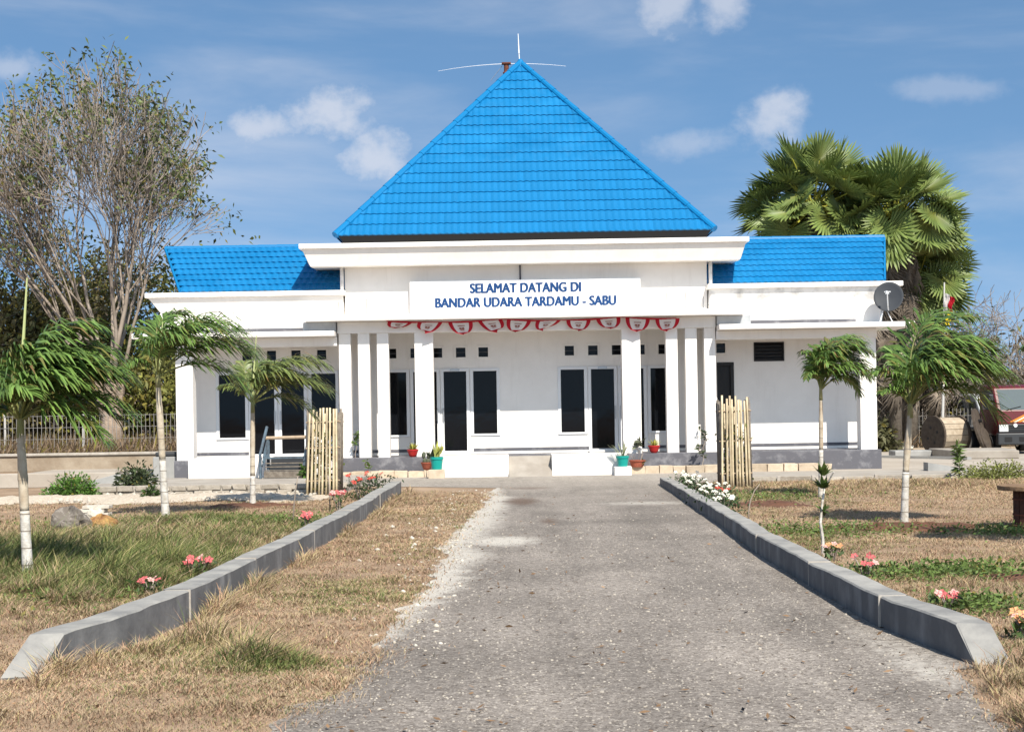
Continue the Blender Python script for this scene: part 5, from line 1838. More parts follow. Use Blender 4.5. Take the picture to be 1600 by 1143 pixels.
# ------------------------------------------------------------------ fan palms (lontar)
def fan_mesh(seed, dead=False):
    rg_ = np.random.default_rng(seed)
    n = 34
    spread = R(300) if not dead else R(200)
    Rr = 1.15
    V, F, cl = [], [], []
    for k in range(n):
        a0 = -spread / 2 + spread * k / n
        a1 = -spread / 2 + spread * (k + 1) / n
        am = (a0 + a1) / 2
        ln = Rr * (0.72 + 0.28 * math.cos(am * 0.5)) * rg_.uniform(0.9, 1.06)
        sp = ln * rg_.uniform(0.50, 0.62)
        dr = rg_.uniform(0.02, 0.18) * (4 if dead else 1)

        def pt(a, r, z):
            cup = 0.22 * r * r * (1 if not dead else -0.4)
            return (r * math.sin(a) * (1 if not dead else 0.45), r * math.cos(a), z + cup - 0.0)
        o = len(V)
        b = (0.120, 0.166, 0.046)
        c_in = np.array([0.18, 0.20, 0.05])
        V += [pt(am, 0.03, 0), pt(a0, sp, -0.018), pt(am, sp, 0.022), pt(a1, sp, -0.018),
              pt(am + (am - a0) * 0.2 * rg_.normal(), ln, -dr)]
        mid0, mid1 = pt(a0 * 0.65 + am * 0.35, sp + (ln - sp) * 0.5, -dr * 0.3), pt(a1 * 0.65 + am * 0.35, sp + (ln - sp) * 0.5, -dr * 0.3)
        V += [mid0, mid1]
        F += [(o, o + 1, o + 2), (o, o + 2, o + 3), (o + 1, o + 5, o + 2), (o + 2, o + 6, o + 3), (o + 5, o + 4, o + 2), (o + 2, o + 4, o + 6)]
        cc = np.array(b) * rg_.uniform(0.8, 1.25)
        cl += [tuple(c_in), tuple(cc), tuple(cc * 1.05), tuple(cc), tuple(cc * [1.5, 1.3, 1.2]), tuple(cc), tuple(cc)]
    me = bpy.data.meshes.new('fan_leaf')
    me.from_pydata(V, [], F)
    a = me.color_attributes.new('Col', 'FLOAT_COLOR', 'POINT')
    a.data.foreach_set('color', np.concatenate([np.array(cl), np.ones((len(cl), 1))], 1).astype(np.float32).ravel())
    me.materials.append(M['dead'] if dead else M['fan'])
    return me


fans = [fan_mesh(60 + i) for i in range(4)]
deads = [fan_mesh(70 + i, True) for i in range(3)]


def fan_palm(x, y, zc, label, seed, nleaf=38, ndead=26, pet=1.5, skirt=3.2, lean=0.0, fs=1.0):
    rg_ = np.random.default_rng(seed)
    t = thing('fan_palm', (x, y, 0), label, 'palm tree', 'tall fan palms behind the terminal')
    MB().tube([(x - lean, y, -0.2), (x - lean * 0.5, y, zc * 0.5), (x, y, zc)], [0.30, 0.24, 0.22], 12).build('trunk', M['greywood'], t, smooth=True)
    c = Vector((x, y, zc))

    def leaf(d, plen, me, s, m_pet, roll):
        d = Vector(d).normalized()
        b0 = c + d * 0.15
        sag = Vector((0, 0, -0.10 * plen * (1 - abs(d.z))))
        b1 = c + d * plen + sag
        # frame: leaf local y continues the petiole, z faces up/outward
        yv = (d + sag * 1.2).normalized()
        ref = Vector((0, 0, 1)) if abs(d.z) < 0.93 else Vector((0, -1, 0))
        xv = yv.cross(ref).normalized()
        zv = xv.cross(yv)
        # tilt so that the blade faces out and droops a little
        rot = Matrix((xv, yv, zv)).transposed().to_4x4()
        mm = Matrix.Translation(b1) @ rot @ Matrix.Rotation(roll, 4, 'Y') @ Matrix.Rotation(R(rg_.uniform(-80, -10)) * max(0.15, 1 - max(0, d.z)), 4, 'X') @ Matrix.Scale(s, 4)
        o = bpy.data.objects.new('fan_leaf' if m_pet == M['petiole'] else 'dead_leaf', me)
        C.objects.link(o)
        o.parent = t
        o.matrix_parent_inverse = Matrix.Translation(-Vector(t.location))
        o.matrix_basis = mm
        q = MB().tube([b0, (b0 + b1) / 2 + sag * 0.2, b1], [0.045, 0.028, 0.02], 5)
        q.build('petiole', m_pet, t)
    for i in range(nleaf):
        # golden spiral over the upper sphere and a little below
        u = (i + 0.5) / nleaf
        z = 1.0 - 1.55 * u
        a = i * 2.39996 + rg_.normal(0, 0.25)
        r = math.sqrt(max(0.02, 1 - z * z))
        leaf((r * math.cos(a), r * math.sin(a), z + 0.08), pet * rg_.uniform(0.75, 1.05) * (1.0 if z < 0.8 else 0.9), fans[i % 4], fs * rg_.uniform(0.9, 1.12), M['petiole'], R(rg_.uniform(-40, 40)))
    for i in range(ndead):
        a = rg_.random() * 2 * PI
        dz = rg_.uniform(0, skirt) ** 1.0
        d = Vector((math.cos(a) * 0.6, math.sin(a) * 0.6, -1.0)).normalized()
        p0 = Vector((x + 0.25 * math.cos(a), y + 0.25 * math.sin(a), zc - 0.2 - dz))
        p1 = p0 + d * rg_.uniform(0.5, 0.9)
        yv = (d + Vector((0, 0, -0.5))).normalized()
        xv = yv.cross(Vector((math.cos(a), math.sin(a), 0))).normalized()
        zv = xv.cross(yv)
        mm = Matrix.Translation(p1) @ Matrix((xv, yv, zv)).transposed().to_4x4() @ Matrix.Rotation(R(rg_.uniform(-50, 50)), 4, 'Y') @ Matrix.Scale(rg_.uniform(0.8, 1.15) * fs, 4)
        o = bpy.data.objects.new('dead_leaf', deads[i % 3])
        C.objects.link(o)
        o.parent = t
        o.matrix_parent_inverse = Matrix.Translation(-Vector(t.location))
        o.matrix_basis = mm
        MB().tube([p0, p1], [0.035, 0.02], 5).build('dead_petiole', M['dead'], t)


fan_palm(10.35, 52.2, 8.35, 'left fan palm of three, rising behind the right wing roof', 81, 56, 16, 1.85, lean=-0.3, fs=0.96)
fan_palm(12.95, 51.8, 7.75, 'middle fan palm with grey dead skirt behind the satellite dish', 82, 60, 60, 1.85, skirt=5.2, lean=0.1, fs=0.97)
fan_palm(14.05, 53.0, 5.9, 'lowest fan palm, leaning out right of the others behind the flag pole', 83, 46, 40, 1.45, skirt=3.4, lean=0.4, fs=0.94)

# ------------------------------------------------------------------ broadleaf and bare trees
def skeleton(rg_, start, d0, length, r0, levels, kids, spread, up, wig=0.12, shrink=0.68, wind=(0, 0, 0), bound=None):
    """returns list of (points, radii, level) and tips"""
    out, tips = [], []

    def grow(p, d, ln, r, lv):
        n = 5 if lv < 2 else 4
        pts, rad = [p.copy()], [r]
        dd = d.copy()
        for k in range(n):
            dd = unit(dd + rg_.normal(0, wig, 3) + np.array([0, 0, up * (0.25 if lv else 0.05)]) + np.array(wind) * 0.06 * lv)
            p = p + dd * ln / n
            pts.append(p.copy())
            rad.append(r * (1 - 0.42 * (k + 1) / n) if lv < levels else r * (1 - 0.8 * (k + 1) / n))
        if bound and lv >= 2 and not bound(pts[-1]):
            return
        out.append((pts, rad, lv))
        if lv >= levels:
            tips.append((pts[-1], dd))
            return
        nk = kids[min(lv, len(kids) - 1)]
        for j in range(nk):
            f = 1.0 if j == 0 else rg_.uniform(0.35, 0.98)
            i = min(n - 1, int(f * n))
            q = pts[i] + (pts[i + 1] - pts[i]) * (f * n - i)
            ax_ = unit(np.cross(dd, rg_.normal(0, 1, 3)))
            ang = spread[min(lv, len(spread) - 1)] * (rg_.uniform(0.25, 0.6) if j == 0 else rg_.uniform(0.6, 1.25))
            nd = unit(dd * math.cos(ang) + ax_ * math.sin(ang))
            grow(q, nd, ln * shrink * rg_.uniform(0.75, 1.2), rad[i] * (0.78 if j == 0 else 0.55), lv + 1)
    grow(np.array(start, float), unit(np.array(d0, float)), length, r0, 0)
    return out, tips


def limb_mesh(name, limbs, m, parent, minr=0.008):
    V, F = [], []
    for pts, rad, lv in limbs:
        n = 8 if lv == 0 else (6 if lv == 1 else (4 if lv == 2 else 3))
        b = MB().tube(pts, [max(minr, q) for q in rad], n, cap=False)
        o = len(V)
        V += b.v
        F += [tuple(i + o for i in fc) for fc in b.f]
    return npmesh(name, V, F, m, parent, smooth=True)


def foliage(name, tips, per, rad, ll, lw, base, parent, rg_, yellow=0.08, wind=(0.3, 0, -0.2), var=0.3, m=None):
    T = np.array([q[0] for q in tips])
    n = len(T) * per
    idx = np.repeat(np.arange(len(T)), per)
    P = T[idx] + rg_.normal(0, rad, (n, 3))
    D_ = unit(rg_.normal(0, 1, (n, 3)) + np.array(wind))
    S_ = np.cross(D_, rg_.normal(0, 1, (n, 3)))
    tone = rg_.uniform(0.75, 1.3, len(T))[idx][:, None]
    V, F, c = leaf_quads(P, D_, S_, rg_.uniform(0.6, 1.2, n) * ll, rg_.uniform(0.6, 1.2, n) * lw, leafcol(n, base, var, yellow, rg=rg_) * tone, 0.15)
    return npmesh(name, V, F, m or M['leafattr'], parent, col=c)


# the big half-bare tree at left
rgt = np.random.default_rng(91)
t = thing('large_tree', (-13.1, 50.0, 0.5), 'large half bare tree with pale branches behind the left fence', 'tree')
trunk_l = [([np.array(p) for p in ((-13.12, 50, 0.35), (-13.1, 50, 1.2), (-13.05, 50, 2.2), (-13.0, 50, 3.0))], [0.42, 0.32, 0.27, 0.24], 0),
           ([np.array(p) for p in ((-13.0, 50.1, 0.9), (-13.45, 50.1, 2.4), (-13.9, 50.1, 3.9))], [0.22, 0.18, 0.15], 1),
           ([np.array(p) for p in ((-12.85, 49.9, 0.35), (-12.8, 49.9, 2.0), (-12.55, 49.9, 3.4))], [0.2, 0.16, 0.13], 1)]
limb_mesh('trunk', trunk_l, M['bark'], t)


def crown_limit(p):
    return (p[2] < 13.1 - 0.16 * (p[0] + 13.4) ** 2 + 0.5 * math.sin(p[0] * 3.0)) and p[0] < (-9.9 if p[2] > 8.6 else -9.0) + 0.3 * math.sin(p[2] * 4)


limbs, tips = [], []
for (st, dr, ln, r) in (((-13.0, 50, 2.9), (0.0, 0.1, 1), 4.1, 0.16), ((-13.0, 50, 2.9), (0.28, -0.1, 1), 3.9, 0.14), ((-13.9, 50.1, 3.8), (-0.25, 0.1, 1), 3.7, 0.12),
                        ((-13.9, 50.1, 3.8), (-0.85, -0.15, 1.0), 3.0, 0.10), ((-12.55, 49.9, 3.3), (0.26, 0.1, 1), 2.9, 0.10), ((-13.0, 50, 2.7), (-0.4, -0.2, 1), 3.9, 0.12),
                        ((-13.9, 50.1, 3.2), (-0.55, 0.25, 1.0), 3.7, 0.11), ((-13.0, 50, 2.6), (0.08, 0.4, 1), 3.9, 0.12),
                        ((-13.25, 50, 3.0), (-0.18, 0.05, 1), 4.0, 0.12), ((-13.15, 50.1, 2.9), (-0.32, 0.2, 1), 3.8, 0.11), ((-12.9, 50, 2.9), (0.12, -0.2, 1), 3.9, 0.11)):
    a, b = skeleton(rgt, st, dr, ln, r * 0.62, 5, (4, 4, 3, 3, 2), (0.34, 0.42, 0.5, 0.55, 0.6), 0.22, 0.09, 0.71, wind=(0.05, 0, 0), bound=crown_limit)
    limbs += a
    tips += b
limb_mesh('branches', limbs, M['twig'], t, 0.011)
sel = [q for q in tips if rgt.random() < (0.42 if q[0][2] < 8 else 0.26)]
foliage('leaves', sel, 9, 0.19, 0.20, 0.09, (0.105, 0.130, 0.045), t, rgt, 0.12, (0.7, 0, -0.4))
far = [q for q in tips if q[0][0] > -11.6 or q[0][2] > 11.3]
far = [q for q in far if rgt.random() < 0.17]
foliage('outer_leaves', far, 9, 0.13, 0.24, 0.095, (0.075, 0.10, 0.034), t, rgt, 0.05, (0.9, 0, -0.5))

# bushy trees behind the left fence
def bushy(x, y, z0, h, w, label, seed, base, per=9, ll=0.26, lw=0.12, ntr=4, yellow=0.08, name='bushy_tree', cat='tree', group=None, levels=3, rad=0.22, tw='twig'):
    rg_ = np.random.default_rng(seed)
    t = thing(name, (x, y, z0), label, cat, group)
    limbs, tips = [], []
    for k in range(ntr):
        a = 2 * PI * k / ntr + rg_.normal(0, 0.4)
        dr = (math.cos(a) * w / h * 0.9, math.sin(a) * w / h * 0.6, 1)
        l_, t_ = skeleton(rg_, (x + 0.15 * math.cos(a), y + 0.15 * math.sin(a), z0 - 0.1), dr, h * 0.42, 0.03 * h * 0.7, levels, (5, 4, 4), (0.7, 0.8, 0.9), 0.05, 0.14, 0.62)
        limbs += l_
        tips += t_
    limb_mesh('branches', limbs, M[tw], t, 0.009)
    foliage('leaves', tips, per, rad, ll, lw, base, t, rg_, yellow)
    return t


bush_specs = [(-18.8, 55, 6.6, 5.0, 'olive bushy tree at the far left behind the nearest palm', (0.165, 0.145, 0.06)),
              (-16.2, 57, 6.9, 5.0, 'dense dark bushy tree left of the large half bare tree', (0.115, 0.125, 0.044)),
              (-13.4, 56, 6.4, 4.6, 'dense olive bushy tree directly behind the large trunk', (0.165, 0.135, 0.06)),
              (-10.6, 55, 6.0, 4.2, 'green bushy tree hugging the left end of the terminal', (0.125, 0.145, 0.042)),
              (-11.8, 52, 3.3, 3.0, 'low yellow green bush between the trunk and the terminal', (0.15, 0.155, 0.04)),
              (-15.4, 52.5, 2.6, 2.8, 'low dry bush under the large tree by the fence', (0.10, 0.085, 0.04)),
              (-18.3, 52.5, 2.8, 3.0, 'low brown bush behind the fence at far left', (0.095, 0.078, 0.04))]
for i, (x, y, h, w, lb, bs_) in enumerate(bush_specs):
    bushy(x, y, 0.5, h * 1.3, w * 1.15, lb, 100 + i, bs_, group='bushes and trees behind the left fence', per=26, yellow=0.22, rad=0.42)

# bare trees at right
def bare(x, y, h, label, seed, leafy=0.0):
    rg_ = np.random.default_rng(seed)
    t = thing('bare_tree', (x, y, 0.1), label, 'tree', 'bare trees behind the right fence')
    limbs, tips = [], []
    for k in range(3):
        a = rg_.random() * 6.28
        l_, t_ = skeleton(rg_, (x, y, 0.0), (0.4 * math.cos(a), 0.3 * math.sin(a), 1), h * 0.34, 0.020 * h, 5, (4, 4, 3, 3, 2), (0.65, 0.75, 0.8), 0.06, 0.18, 0.68)
        limbs += l_
        tips += t_
    limb_mesh('branches', limbs, M['greytwig'], t, 0.010)
    if leafy:
        sel = [q for q in tips if rg_.random() < leafy]
        if sel:
            foliage('leaves', sel, 5, 0.12, 0.22, 0.09, (0.085, 0.10, 0.045), t, rg_)
    return t


bare(17.9, 56.5, 7.6, 'tallest bare grey tree behind the red truck', 121, 0.02)
bare(16.3, 58.0, 6.0, 'bare grey tree between the fan palms and the tallest bare tree', 122, 0.01)
bare(15.4, 55.5, 4.2, 'low bare grey tree behind the flag pole', 123, 0.10)
bare(19.6, 59, 6.6, 'bare grey tree at the far right beyond the vehicles', 124, 0.03)
bare(18.6, 55.0, 5.2, 'spreading bare grey tree close behind the white van', 127, 0.02)
bare(17.0, 60.0, 5.4, 'bare grey tree farthest back between the taller bare trees', 128, 0.0)
bare(15.9, 60.5, 4.6, 'low wide bare tree farthest back behind the flag pole', 133, 0.0)
bare(20.3, 56.0, 4.8, 'low wide bare tree at the extreme right edge', 134, 0.0)
bare(13.6, 57, 4.0, 'short bare tree behind the cable reel', 125, 0.15)
bare(11.6, 58, 4.4, 'short bare tree behind the right end column', 126, 0.12)
bushy(11.3, 51.2, 0.06, 1.5, 1.6, 'dusty brown bush behind the right end column under the fan palms', 130, (0.075, 0.075, 0.035), 14, group='dry bushes behind the right fence')
bushy(15.2, 55.6, 0.1, 2.4, 3.0, 'olive brown bush behind the cable reel and fence', 131, (0.085, 0.080, 0.04), 7, group='dry bushes behind the right fence')
bushy(18.4, 55.6, 0.1, 2.8, 3.2, 'dry bush behind the fence at far right', 132, (0.095, 0.078, 0.045), 7, group='dry bushes behind the right fence')

# dry thicket beyond everything, one mass
rgs = np.random.default_rng(140)
n = 52000
X = rgs.uniform(-75, 75, n)
Y = rgs.uniform(60, 84, n)
top = 2.6 + 1.1 * np.sin(X * 0.6) + 0.9 * np.sin(X * 1.7 + 1) + 0.6 * np.sin(X * 3.1)
Z = rgs.random(n) ** 0.8 * np.maximum(1.2, top)
D_ = unit(rgs.normal(0, 1, (n, 3)) + [0, 0, 0.5])
V, F, c = leaf_quads(np.stack([X, Y, Z], 1), D_, np.cross(D_, rgs.normal(0, 1, (n, 3))), rgs.uniform(0.3, 0.8, n), rgs.uniform(0.08, 0.25, n), leafcol(n, (0.115, 0.092, 0.058), 0.35, 0.1, rg=rgs))
tag(npmesh('thicket', V, F, M['leafattr'], col=c), 'dry brown thicket in the distance behind both fences', 'thicket', kind='stuff')

# ------------------------------------------------------------------ garden plants
def bush_low(name, x, y, z0, h, w, label, cat, seed, base, n=900, ll=0.12, lw=0.05):
    rg_ = np.random.default_rng(seed)
    t = thing(name, (x, y, z0), label, cat)
    q = MB()
    for k in range(9):
        a = rg_.random() * 6.28
        q.tube([(x, y, z0 - 0.02), (x + 0.3 * w * math.cos(a), y + 0.3 * w * math.sin(a), z0 + h * 0.55), (x + 0.5 * w * math.cos(a), y + 0.45 * w * math.sin(a), z0 + h * rg_.uniform(0.6, 1.0))], [0.012, 0.008, 0.004], 4)
    q.build('stems', M['greytwig'], t)
    u = unit(rg_.normal(0, 1, (n, 3)))
    u[:, 2] = np.abs(u[:, 2])
    rr = rg_.random((n, 1)) ** 0.45
    lump = 1 + 0.25 * np.sin(u[:, :1] * 7 + seed) * np.sin(u[:, 1:2] * 6)
    P = np.array([x, y, z0]) + u * rr * lump * np.array([w / 2, w / 2 * 0.8, h])
    D_ = unit(u + rg_.normal(0, 0.6, (n, 3)))
    V, F, c = leaf_quads(P, D_, np.cross(D_, rg_.normal(0, 1, (n, 3))), rg_.uniform(0.6, 1.2, n) * ll, rg_.uniform(0.6, 1.2, n) * lw, leafcol(n, base, 0.3, 0.04, rg=rg_), 0.2)
    npmesh('leaves', V, F, M['leafattr'], t, col=c)
    return t


bush_low('green_bush', -8.95, 31.2, 0, 0.46, 1.05, 'bright green bush at the corner of the left walkway', 'bush', 150, (0.09, 0.18, 0.035), 2400, 0.10, 0.04)
bush_low('green_bush', -8.1, 33.0, 0.17, 0.42, 0.9, 'dull green bush behind the bright green bush', 'bush', 151, (0.055, 0.075, 0.035), 900)
bush_low('green_bush', -4.70, 35.2, 0.17, 0.36, 0.26, 'leafy green bush against the rail frame by the left bamboo guard', 'bush', 152, (0.06, 0.12, 0.025), 130, 0.2, 0.08)
bush_low('green_bush', 10.3, 32.7, 0, 0.36, 1.7, 'yellow green bush on the right lawn behind the reel table', 'bush', 153, (0.19, 0.21, 0.06), 1900, 0.09, 0.035)
sapling(9.55, 32.9, 0, 0.75, 'leafy young tree left of the yellow green lawn bush', 154, 90, (0.10, 0.15, 0.04), 0.06, 0.22, 0.015, 0.8)
bush_low('green_bush', -7.05, 29.9, 0.08, 0.18, 0.3, 'tiny dark green bush on the pale gravel strip', 'bush', 155, (0.04, 0.07, 0.02), 150)
sapling(3.36, 16.71, 0, 0.92, 'pale stemmed sapling with two whorls of leaves inside the right kerb', 156, 0, stemr=0.016, stem=M['lime'])
s_ = bpy.data.objects[-1] if False else None
for o in list(C.objects):
    if o.get('label', '').startswith('pale stemmed sapling'):
        rg_ = np.random.default_rng(5)
        spikes(22, (3.37, 16.70, 0.74), 0.02, 0, 0.10, 0.18, 0.05, (0.055, 0.09, 0.02), rg_, parent=o, name='leaf_whorl', spread=0.9, up=0.1)
        spikes(20, (3.37, 16.70, 0.88), 0.02, 0, 0.10, 0.19, 0.05, (0.08, 0.12, 0.025), rg_, parent=o, name='leaf_whorl', spread=0.8, up=0.3)
        spikes(12, (3.365, 16.70, 0.50), 0.02, 0, 0.08, 0.14, 0.045, (0.055, 0.09, 0.02), rg_, parent=o, name='leaf_whorl', spread=0.9, up=-0.2)


def stick(x, y, pts, label):
    t = thing('bare_stick', (x, y, 0), label, 'stick')
    MB().tube([(x + a, y, z) for a, z in pts], [0.013 - 0.0018 * i for i in range(len(pts))], 6).build('stem', M['twig'], t, smooth=True)


stick(3.40, 22.24, [(0, -0.05), (0.0, 0.12), (0.03, 0.28), (0.09, 0.42), (0.17, 0.52)], 'bare curved stick leaning right beside the white flowers')
stick(-3.27, 22.7, [(0, -0.05), (0.02, 0.25), (0.05, 0.5), (0.09, 0.72)], 'thin bare stick left of the left kerb')
stick(-3.05, 25.5, [(0, -0.05), (0.0, 0.3), (-0.01, 0.6)], 'thin bare stick beside the left bamboo guard')


def flower(x, y, label, seed, petal, nb=5, h=0.26, r=0.12, nleaf=60, name='flowering_plant', group='small flowers along the kerbs', base=(0.06, 0.10, 0.03), bs=0.045):
    rg_ = np.random.default_rng(seed)
    bs *= 0.78
    h *= 0.85
    t = thing(name, (x, y, 0), label, 'flower', group)
    q = MB()
    heads = []
    for k in range(nb):
        a = 2 * PI * k / nb + rg_.normal(0, 0.3)
        rr = r * rg_.uniform(0.35, 1.0)
        hd = Vector((x + rr * math.cos(a), y + rr * math.sin(a), h * rg_.uniform(0.75, 1.05)))
        heads.append(hd)
        q.tube([(x, y, -0.02), ((x + hd.x) / 2, (y + hd.y) / 2, hd.z * 0.6), hd], [0.008, 0.006, 0.004], 4)
    q.build('stems', M['greytwig'], t)
    P = np.stack([x + rg_.normal(0, r * 0.6, nleaf), y + rg_.normal(0, r * 0.6, nleaf), rg_.uniform(0.02, h * 0.8, nleaf)], 1)
    D_ = unit(rg_.normal(0, 1, (nleaf, 3)) + [0, 0, 0.3])
    V, F, c = leaf_quads(P, D_, np.cross(D_, rg_.normal(0, 1, (nleaf, 3))), rg_.uniform(0.05, 0.1, nleaf), rg_.uniform(0.02, 0.04, nleaf), leafcol(nleaf, base, 0.3, rg=rg_))
    npmesh('leaves', V, F, M['leafattr'], t, col=c)
    for hi_, hd in enumerate(heads):
        q = MB()
        tilt = Vector((rg_.normal(0, 0.5), -0.6 + rg_.normal(0, 0.3), 1)).normalized()
        a1 = tilt.orthogonal().normalized()
        b1 = tilt.cross(a1)
        for k in range(5):
            a = 2 * PI * k / 5
            dv = a1 * math.cos(a) + b1 * math.sin(a)
            sv = tilt.cross(dv)
            p0 = hd + dv * bs * 0.1
            p1 = hd + dv * bs * 0.7 + tilt * bs * 0.25
            p2 = hd + dv * bs * 1.15 + tilt * bs * 0.12
            q.add([p0, p1 + sv * bs * 0.42, p2, p1 - sv * bs * 0.42], [(0, 1, 2, 3)])
        q.build('blossom', M['palepink'] if petal in (M['pink'], M['salmon']) and hi_ % 3 == 1 else petal, t)
    return t


flower(-3.30, 13.87, 'small red pink blossoms nearest on the left kerb', 160, M['pink'], 5, 0.24, 0.13, bs=0.045)
flower(-3.12, 15.1, 'dense pink blossom cluster behind the left kerb joint', 161, M['pink'], 9, 0.30, 0.13, bs=0.05)
flower(-2.88, 21.3, 'pink flower cluster midway along the left kerb', 162, M['pink'], 7, 0.32, 0.11, bs=0.06)
flower(-2.88, 25.3, 'pink flower cluster beside the stick at the far left kerb', 163, M['pink'], 8, 0.40, 0.13, bs=0.065)
flower(3.36, 16.2, 'salmon and cream blossoms beside the pale stemmed sapling', 164, M['salmon'], 7, 0.20, 0.12, bs=0.045)
flower(3.26, 14.3, 'low pink blossoms on the middle of the right kerb', 165, M['pink'], 8, 0.26, 0.13, bs=0.045)
flower(3.36, 11.9, 'bright pink flower pair near the front of the right kerb', 166, M['pink'], 6, 0.20, 0.11, bs=0.05)
flower(3.50, 10.6, 'nearest salmon flower cluster beside the near end of the right kerb', 167, M['salmon'], 8, 0.22, 0.09, bs=0.05)
wf = [(3.60, 32.0), (3.52, 30.6), (3.42, 29.2), (3.38, 27.6), (3.30, 26.0), (3.28, 24.6), (3.62, 27.0), (3.22, 23.4)]
wl_ = ['farthest white flowering bush at the far right kerb end', 'white flowering bush second from the far kerb end', 'white flowering bush left of the right bamboo guard', 'white flowering bush in the middle of the white row',
       'white flowering bush with red tinge midway along the kerb', 'white flowering bush just behind the curved stick', 'white flowering bush set back from the kerb by the guard', 'nearest white flowering bush beside the curved bare stick']
for i, ((x, y), lb) in enumerate(zip(wf, wl_)):
    flower(x, y, lb, 170 + i, M['whitepetal'], 6, 0.34, 0.24, 190, 'white_flower_bush', 'white flowering bushes along the right kerb', (0.05, 0.085, 0.035), 0.055)
flower(3.5, 25.6, 'small red flower among the white bushes', 180, M['redpetal'], 4, 0.34, 0.1, 30, bs=0.06)
flower(-2.86, 28.6, 'leafy red flowering bush at the far end of the left kerb', 181, M['redpetal'], 7, 0.55, 0.28, 260, 'red_flower_bush', None, (0.045, 0.07, 0.025), 0.07)
flower(-2.75, 30.2, 'dark green bush with few blossoms at the left kerb end', 182, M['redpetal'], 3, 0.58, 0.30, 300, 'red_flower_bush', None, (0.04, 0.06, 0.03), 0.06)


# rocks, stacked slabs
def rock(name, x, y, s, label, m, seed, cat='rock'):
    rg_ = np.random.default_rng(seed)
    n, k = 14, 9
    V, F = [], []
    ph = rg_.uniform(0, 6, 6)
    for j in range(k + 1):
        th = PI * j / k
        for i in range(n):
            a = 2 * PI * i / n
            rr = 1 + 0.22 * math.sin(3 * a + ph[0]) * math.sin(2 * th + ph[1]) + 0.16 * math.sin(5 * a + ph[2]) + rg_.normal(0, 0.05)
            V.append((x + s[0] * rr * math.sin(th) * math.cos(a), y + s[1] * rr * math.sin(th) * math.sin(a), s[2] * 0.75 + s[2] * rr * math.cos(th)))
    for j in range(k):
        for i in range(n):
            i2 = (i + 1) % n
            F.append((j * n + i, (j + 1) * n + i, (j + 1) * n + i2, j * n + i2))
    q = MB().add(V, F)
    return tag(q.build(name, m), label, cat)


rock('rock', -6.36, 22.0, (0.27, 0.2, 0.20), 'rough dark grey rock in the left lawn', M['rockgrey'], 190)
rock('rock', -5.95, 22.2, (0.21, 0.15, 0.125), 'ochre brown rock beside the dark grey rock', M['ochre'], 191)
rock('rock', -6.14, 22.5, (0.13, 0.1, 0.17), 'small white rock behind the ochre rock', M['stonepale'], 192)
t = thing('slab_stack', (-6.7, 24.6, 0), 'small stack of pale cement slabs behind the rocks', 'stack')
for k, (dx, dz) in enumerate(((0.0, 0.0), (0.04, 0.06), (-0.03, 0.12), (0.05, 0.18))):
    MB().box(-6.95 + dx, -6.52 + dx, 24.5 + 0.02 * k, 24.8, dz, dz + 0.05).build('slab', M['stonepale'], t, bevel=0.006)

# ------------------------------------------------------------------ grass
rgg = np.random.default_rng(200)


def fbm(x, y, s, seed):
    r_ = np.random.default_rng(seed)
    v = np.zeros_like(x)
    amp = 1.0
    for o in range(4):
        for q in range(3):
            a = r_.uniform(0, 2 * PI)
            v += amp * np.sin((x * math.cos(a) + y * math.sin(a)) * s * (1 + 0.3 * r_.random()) + r_.uniform(0, 6.28)) / 3
        s *= 2.1
        amp *= 0.55
    return v


def gauss(x, y, cx, cy, rx, ry):
    return np.exp(-((x - cx) / rx) ** 2 - ((y - cy) / ry) ** 2)


N = 2900000
y = 6.5 + (33.2 - 6.5) * rgg.random(N) ** 1.25
x = rgg.uniform(-1, 1, N) * (0.355 * y + 1.2)
lk_ = np.interp(y, [p[1] for p in KL], [p[0] for p in KL])
rk_ = np.interp(y, [p[1] for p in KR], [p[0] for p in KR])
rle = np.interp(y, [p[1] for p in RL[:10]], [p[0] for p in RL[:10]])
rre = np.interp(y, [p[1] for p in RR[:9]], [p[0] for p in RR[:9]])
jit = fbm(x, y, 3.0, 1) * 0.05
inroad = (x > rle + jit - 0.06 + rgg.exponential(0.09, N)) & (x < rre - 0.01 + np.where(y < 9.6, -rgg.exponential(0.06, N), 0))
kl_in = (y > 9.55) & (y < 30.8) & (x > lk_ - 0.23) & (x < lk_ + 0.02)
kr_in = (y > 9.45) & (y < 33) & (x > rk_ - 0.03) & (x < rk_ + 0.23)
gravel = (x < -3.55) & (y > 29.2 + 0.45 * np.sin(x * 1.9)) & (x > -12.5)
farl = (x < -2.3) & (x > -9.6) & (y > 31.4)
strip = (x > lk_) & (x < rle + 0.1)
nearr = (y < 9.5) & (x > rre)
noedge = strip & (y > 31.0 + 0.5 * np.sin(x * 3))
red = gauss(x, y, 5.2, 20.3, 1.3, 0.8) + gauss(x, y, 5.2, 14.2, 0.85, 0.55) + 0.6 * gauss(x, y, 6.6, 23.0, 1.2, 1.0) + 0.5 * gauss(x, y, 4.6, 17.3, 0.9, 0.5) + gauss(x, y, 4.3, 25.6, 0.6, 0.8) + gauss(x, y, -4.7, 27.5, 0.8, 0.5)
keep = ~(inroad | kl_in | kr_in | gravel | farl | noedge) & (rgg.random(N) > red * 1.5)
left = (x < lk_ - 0.2) & (y > 9.6)
right = (x > rk_ + 0.2) & (y > 9.5)
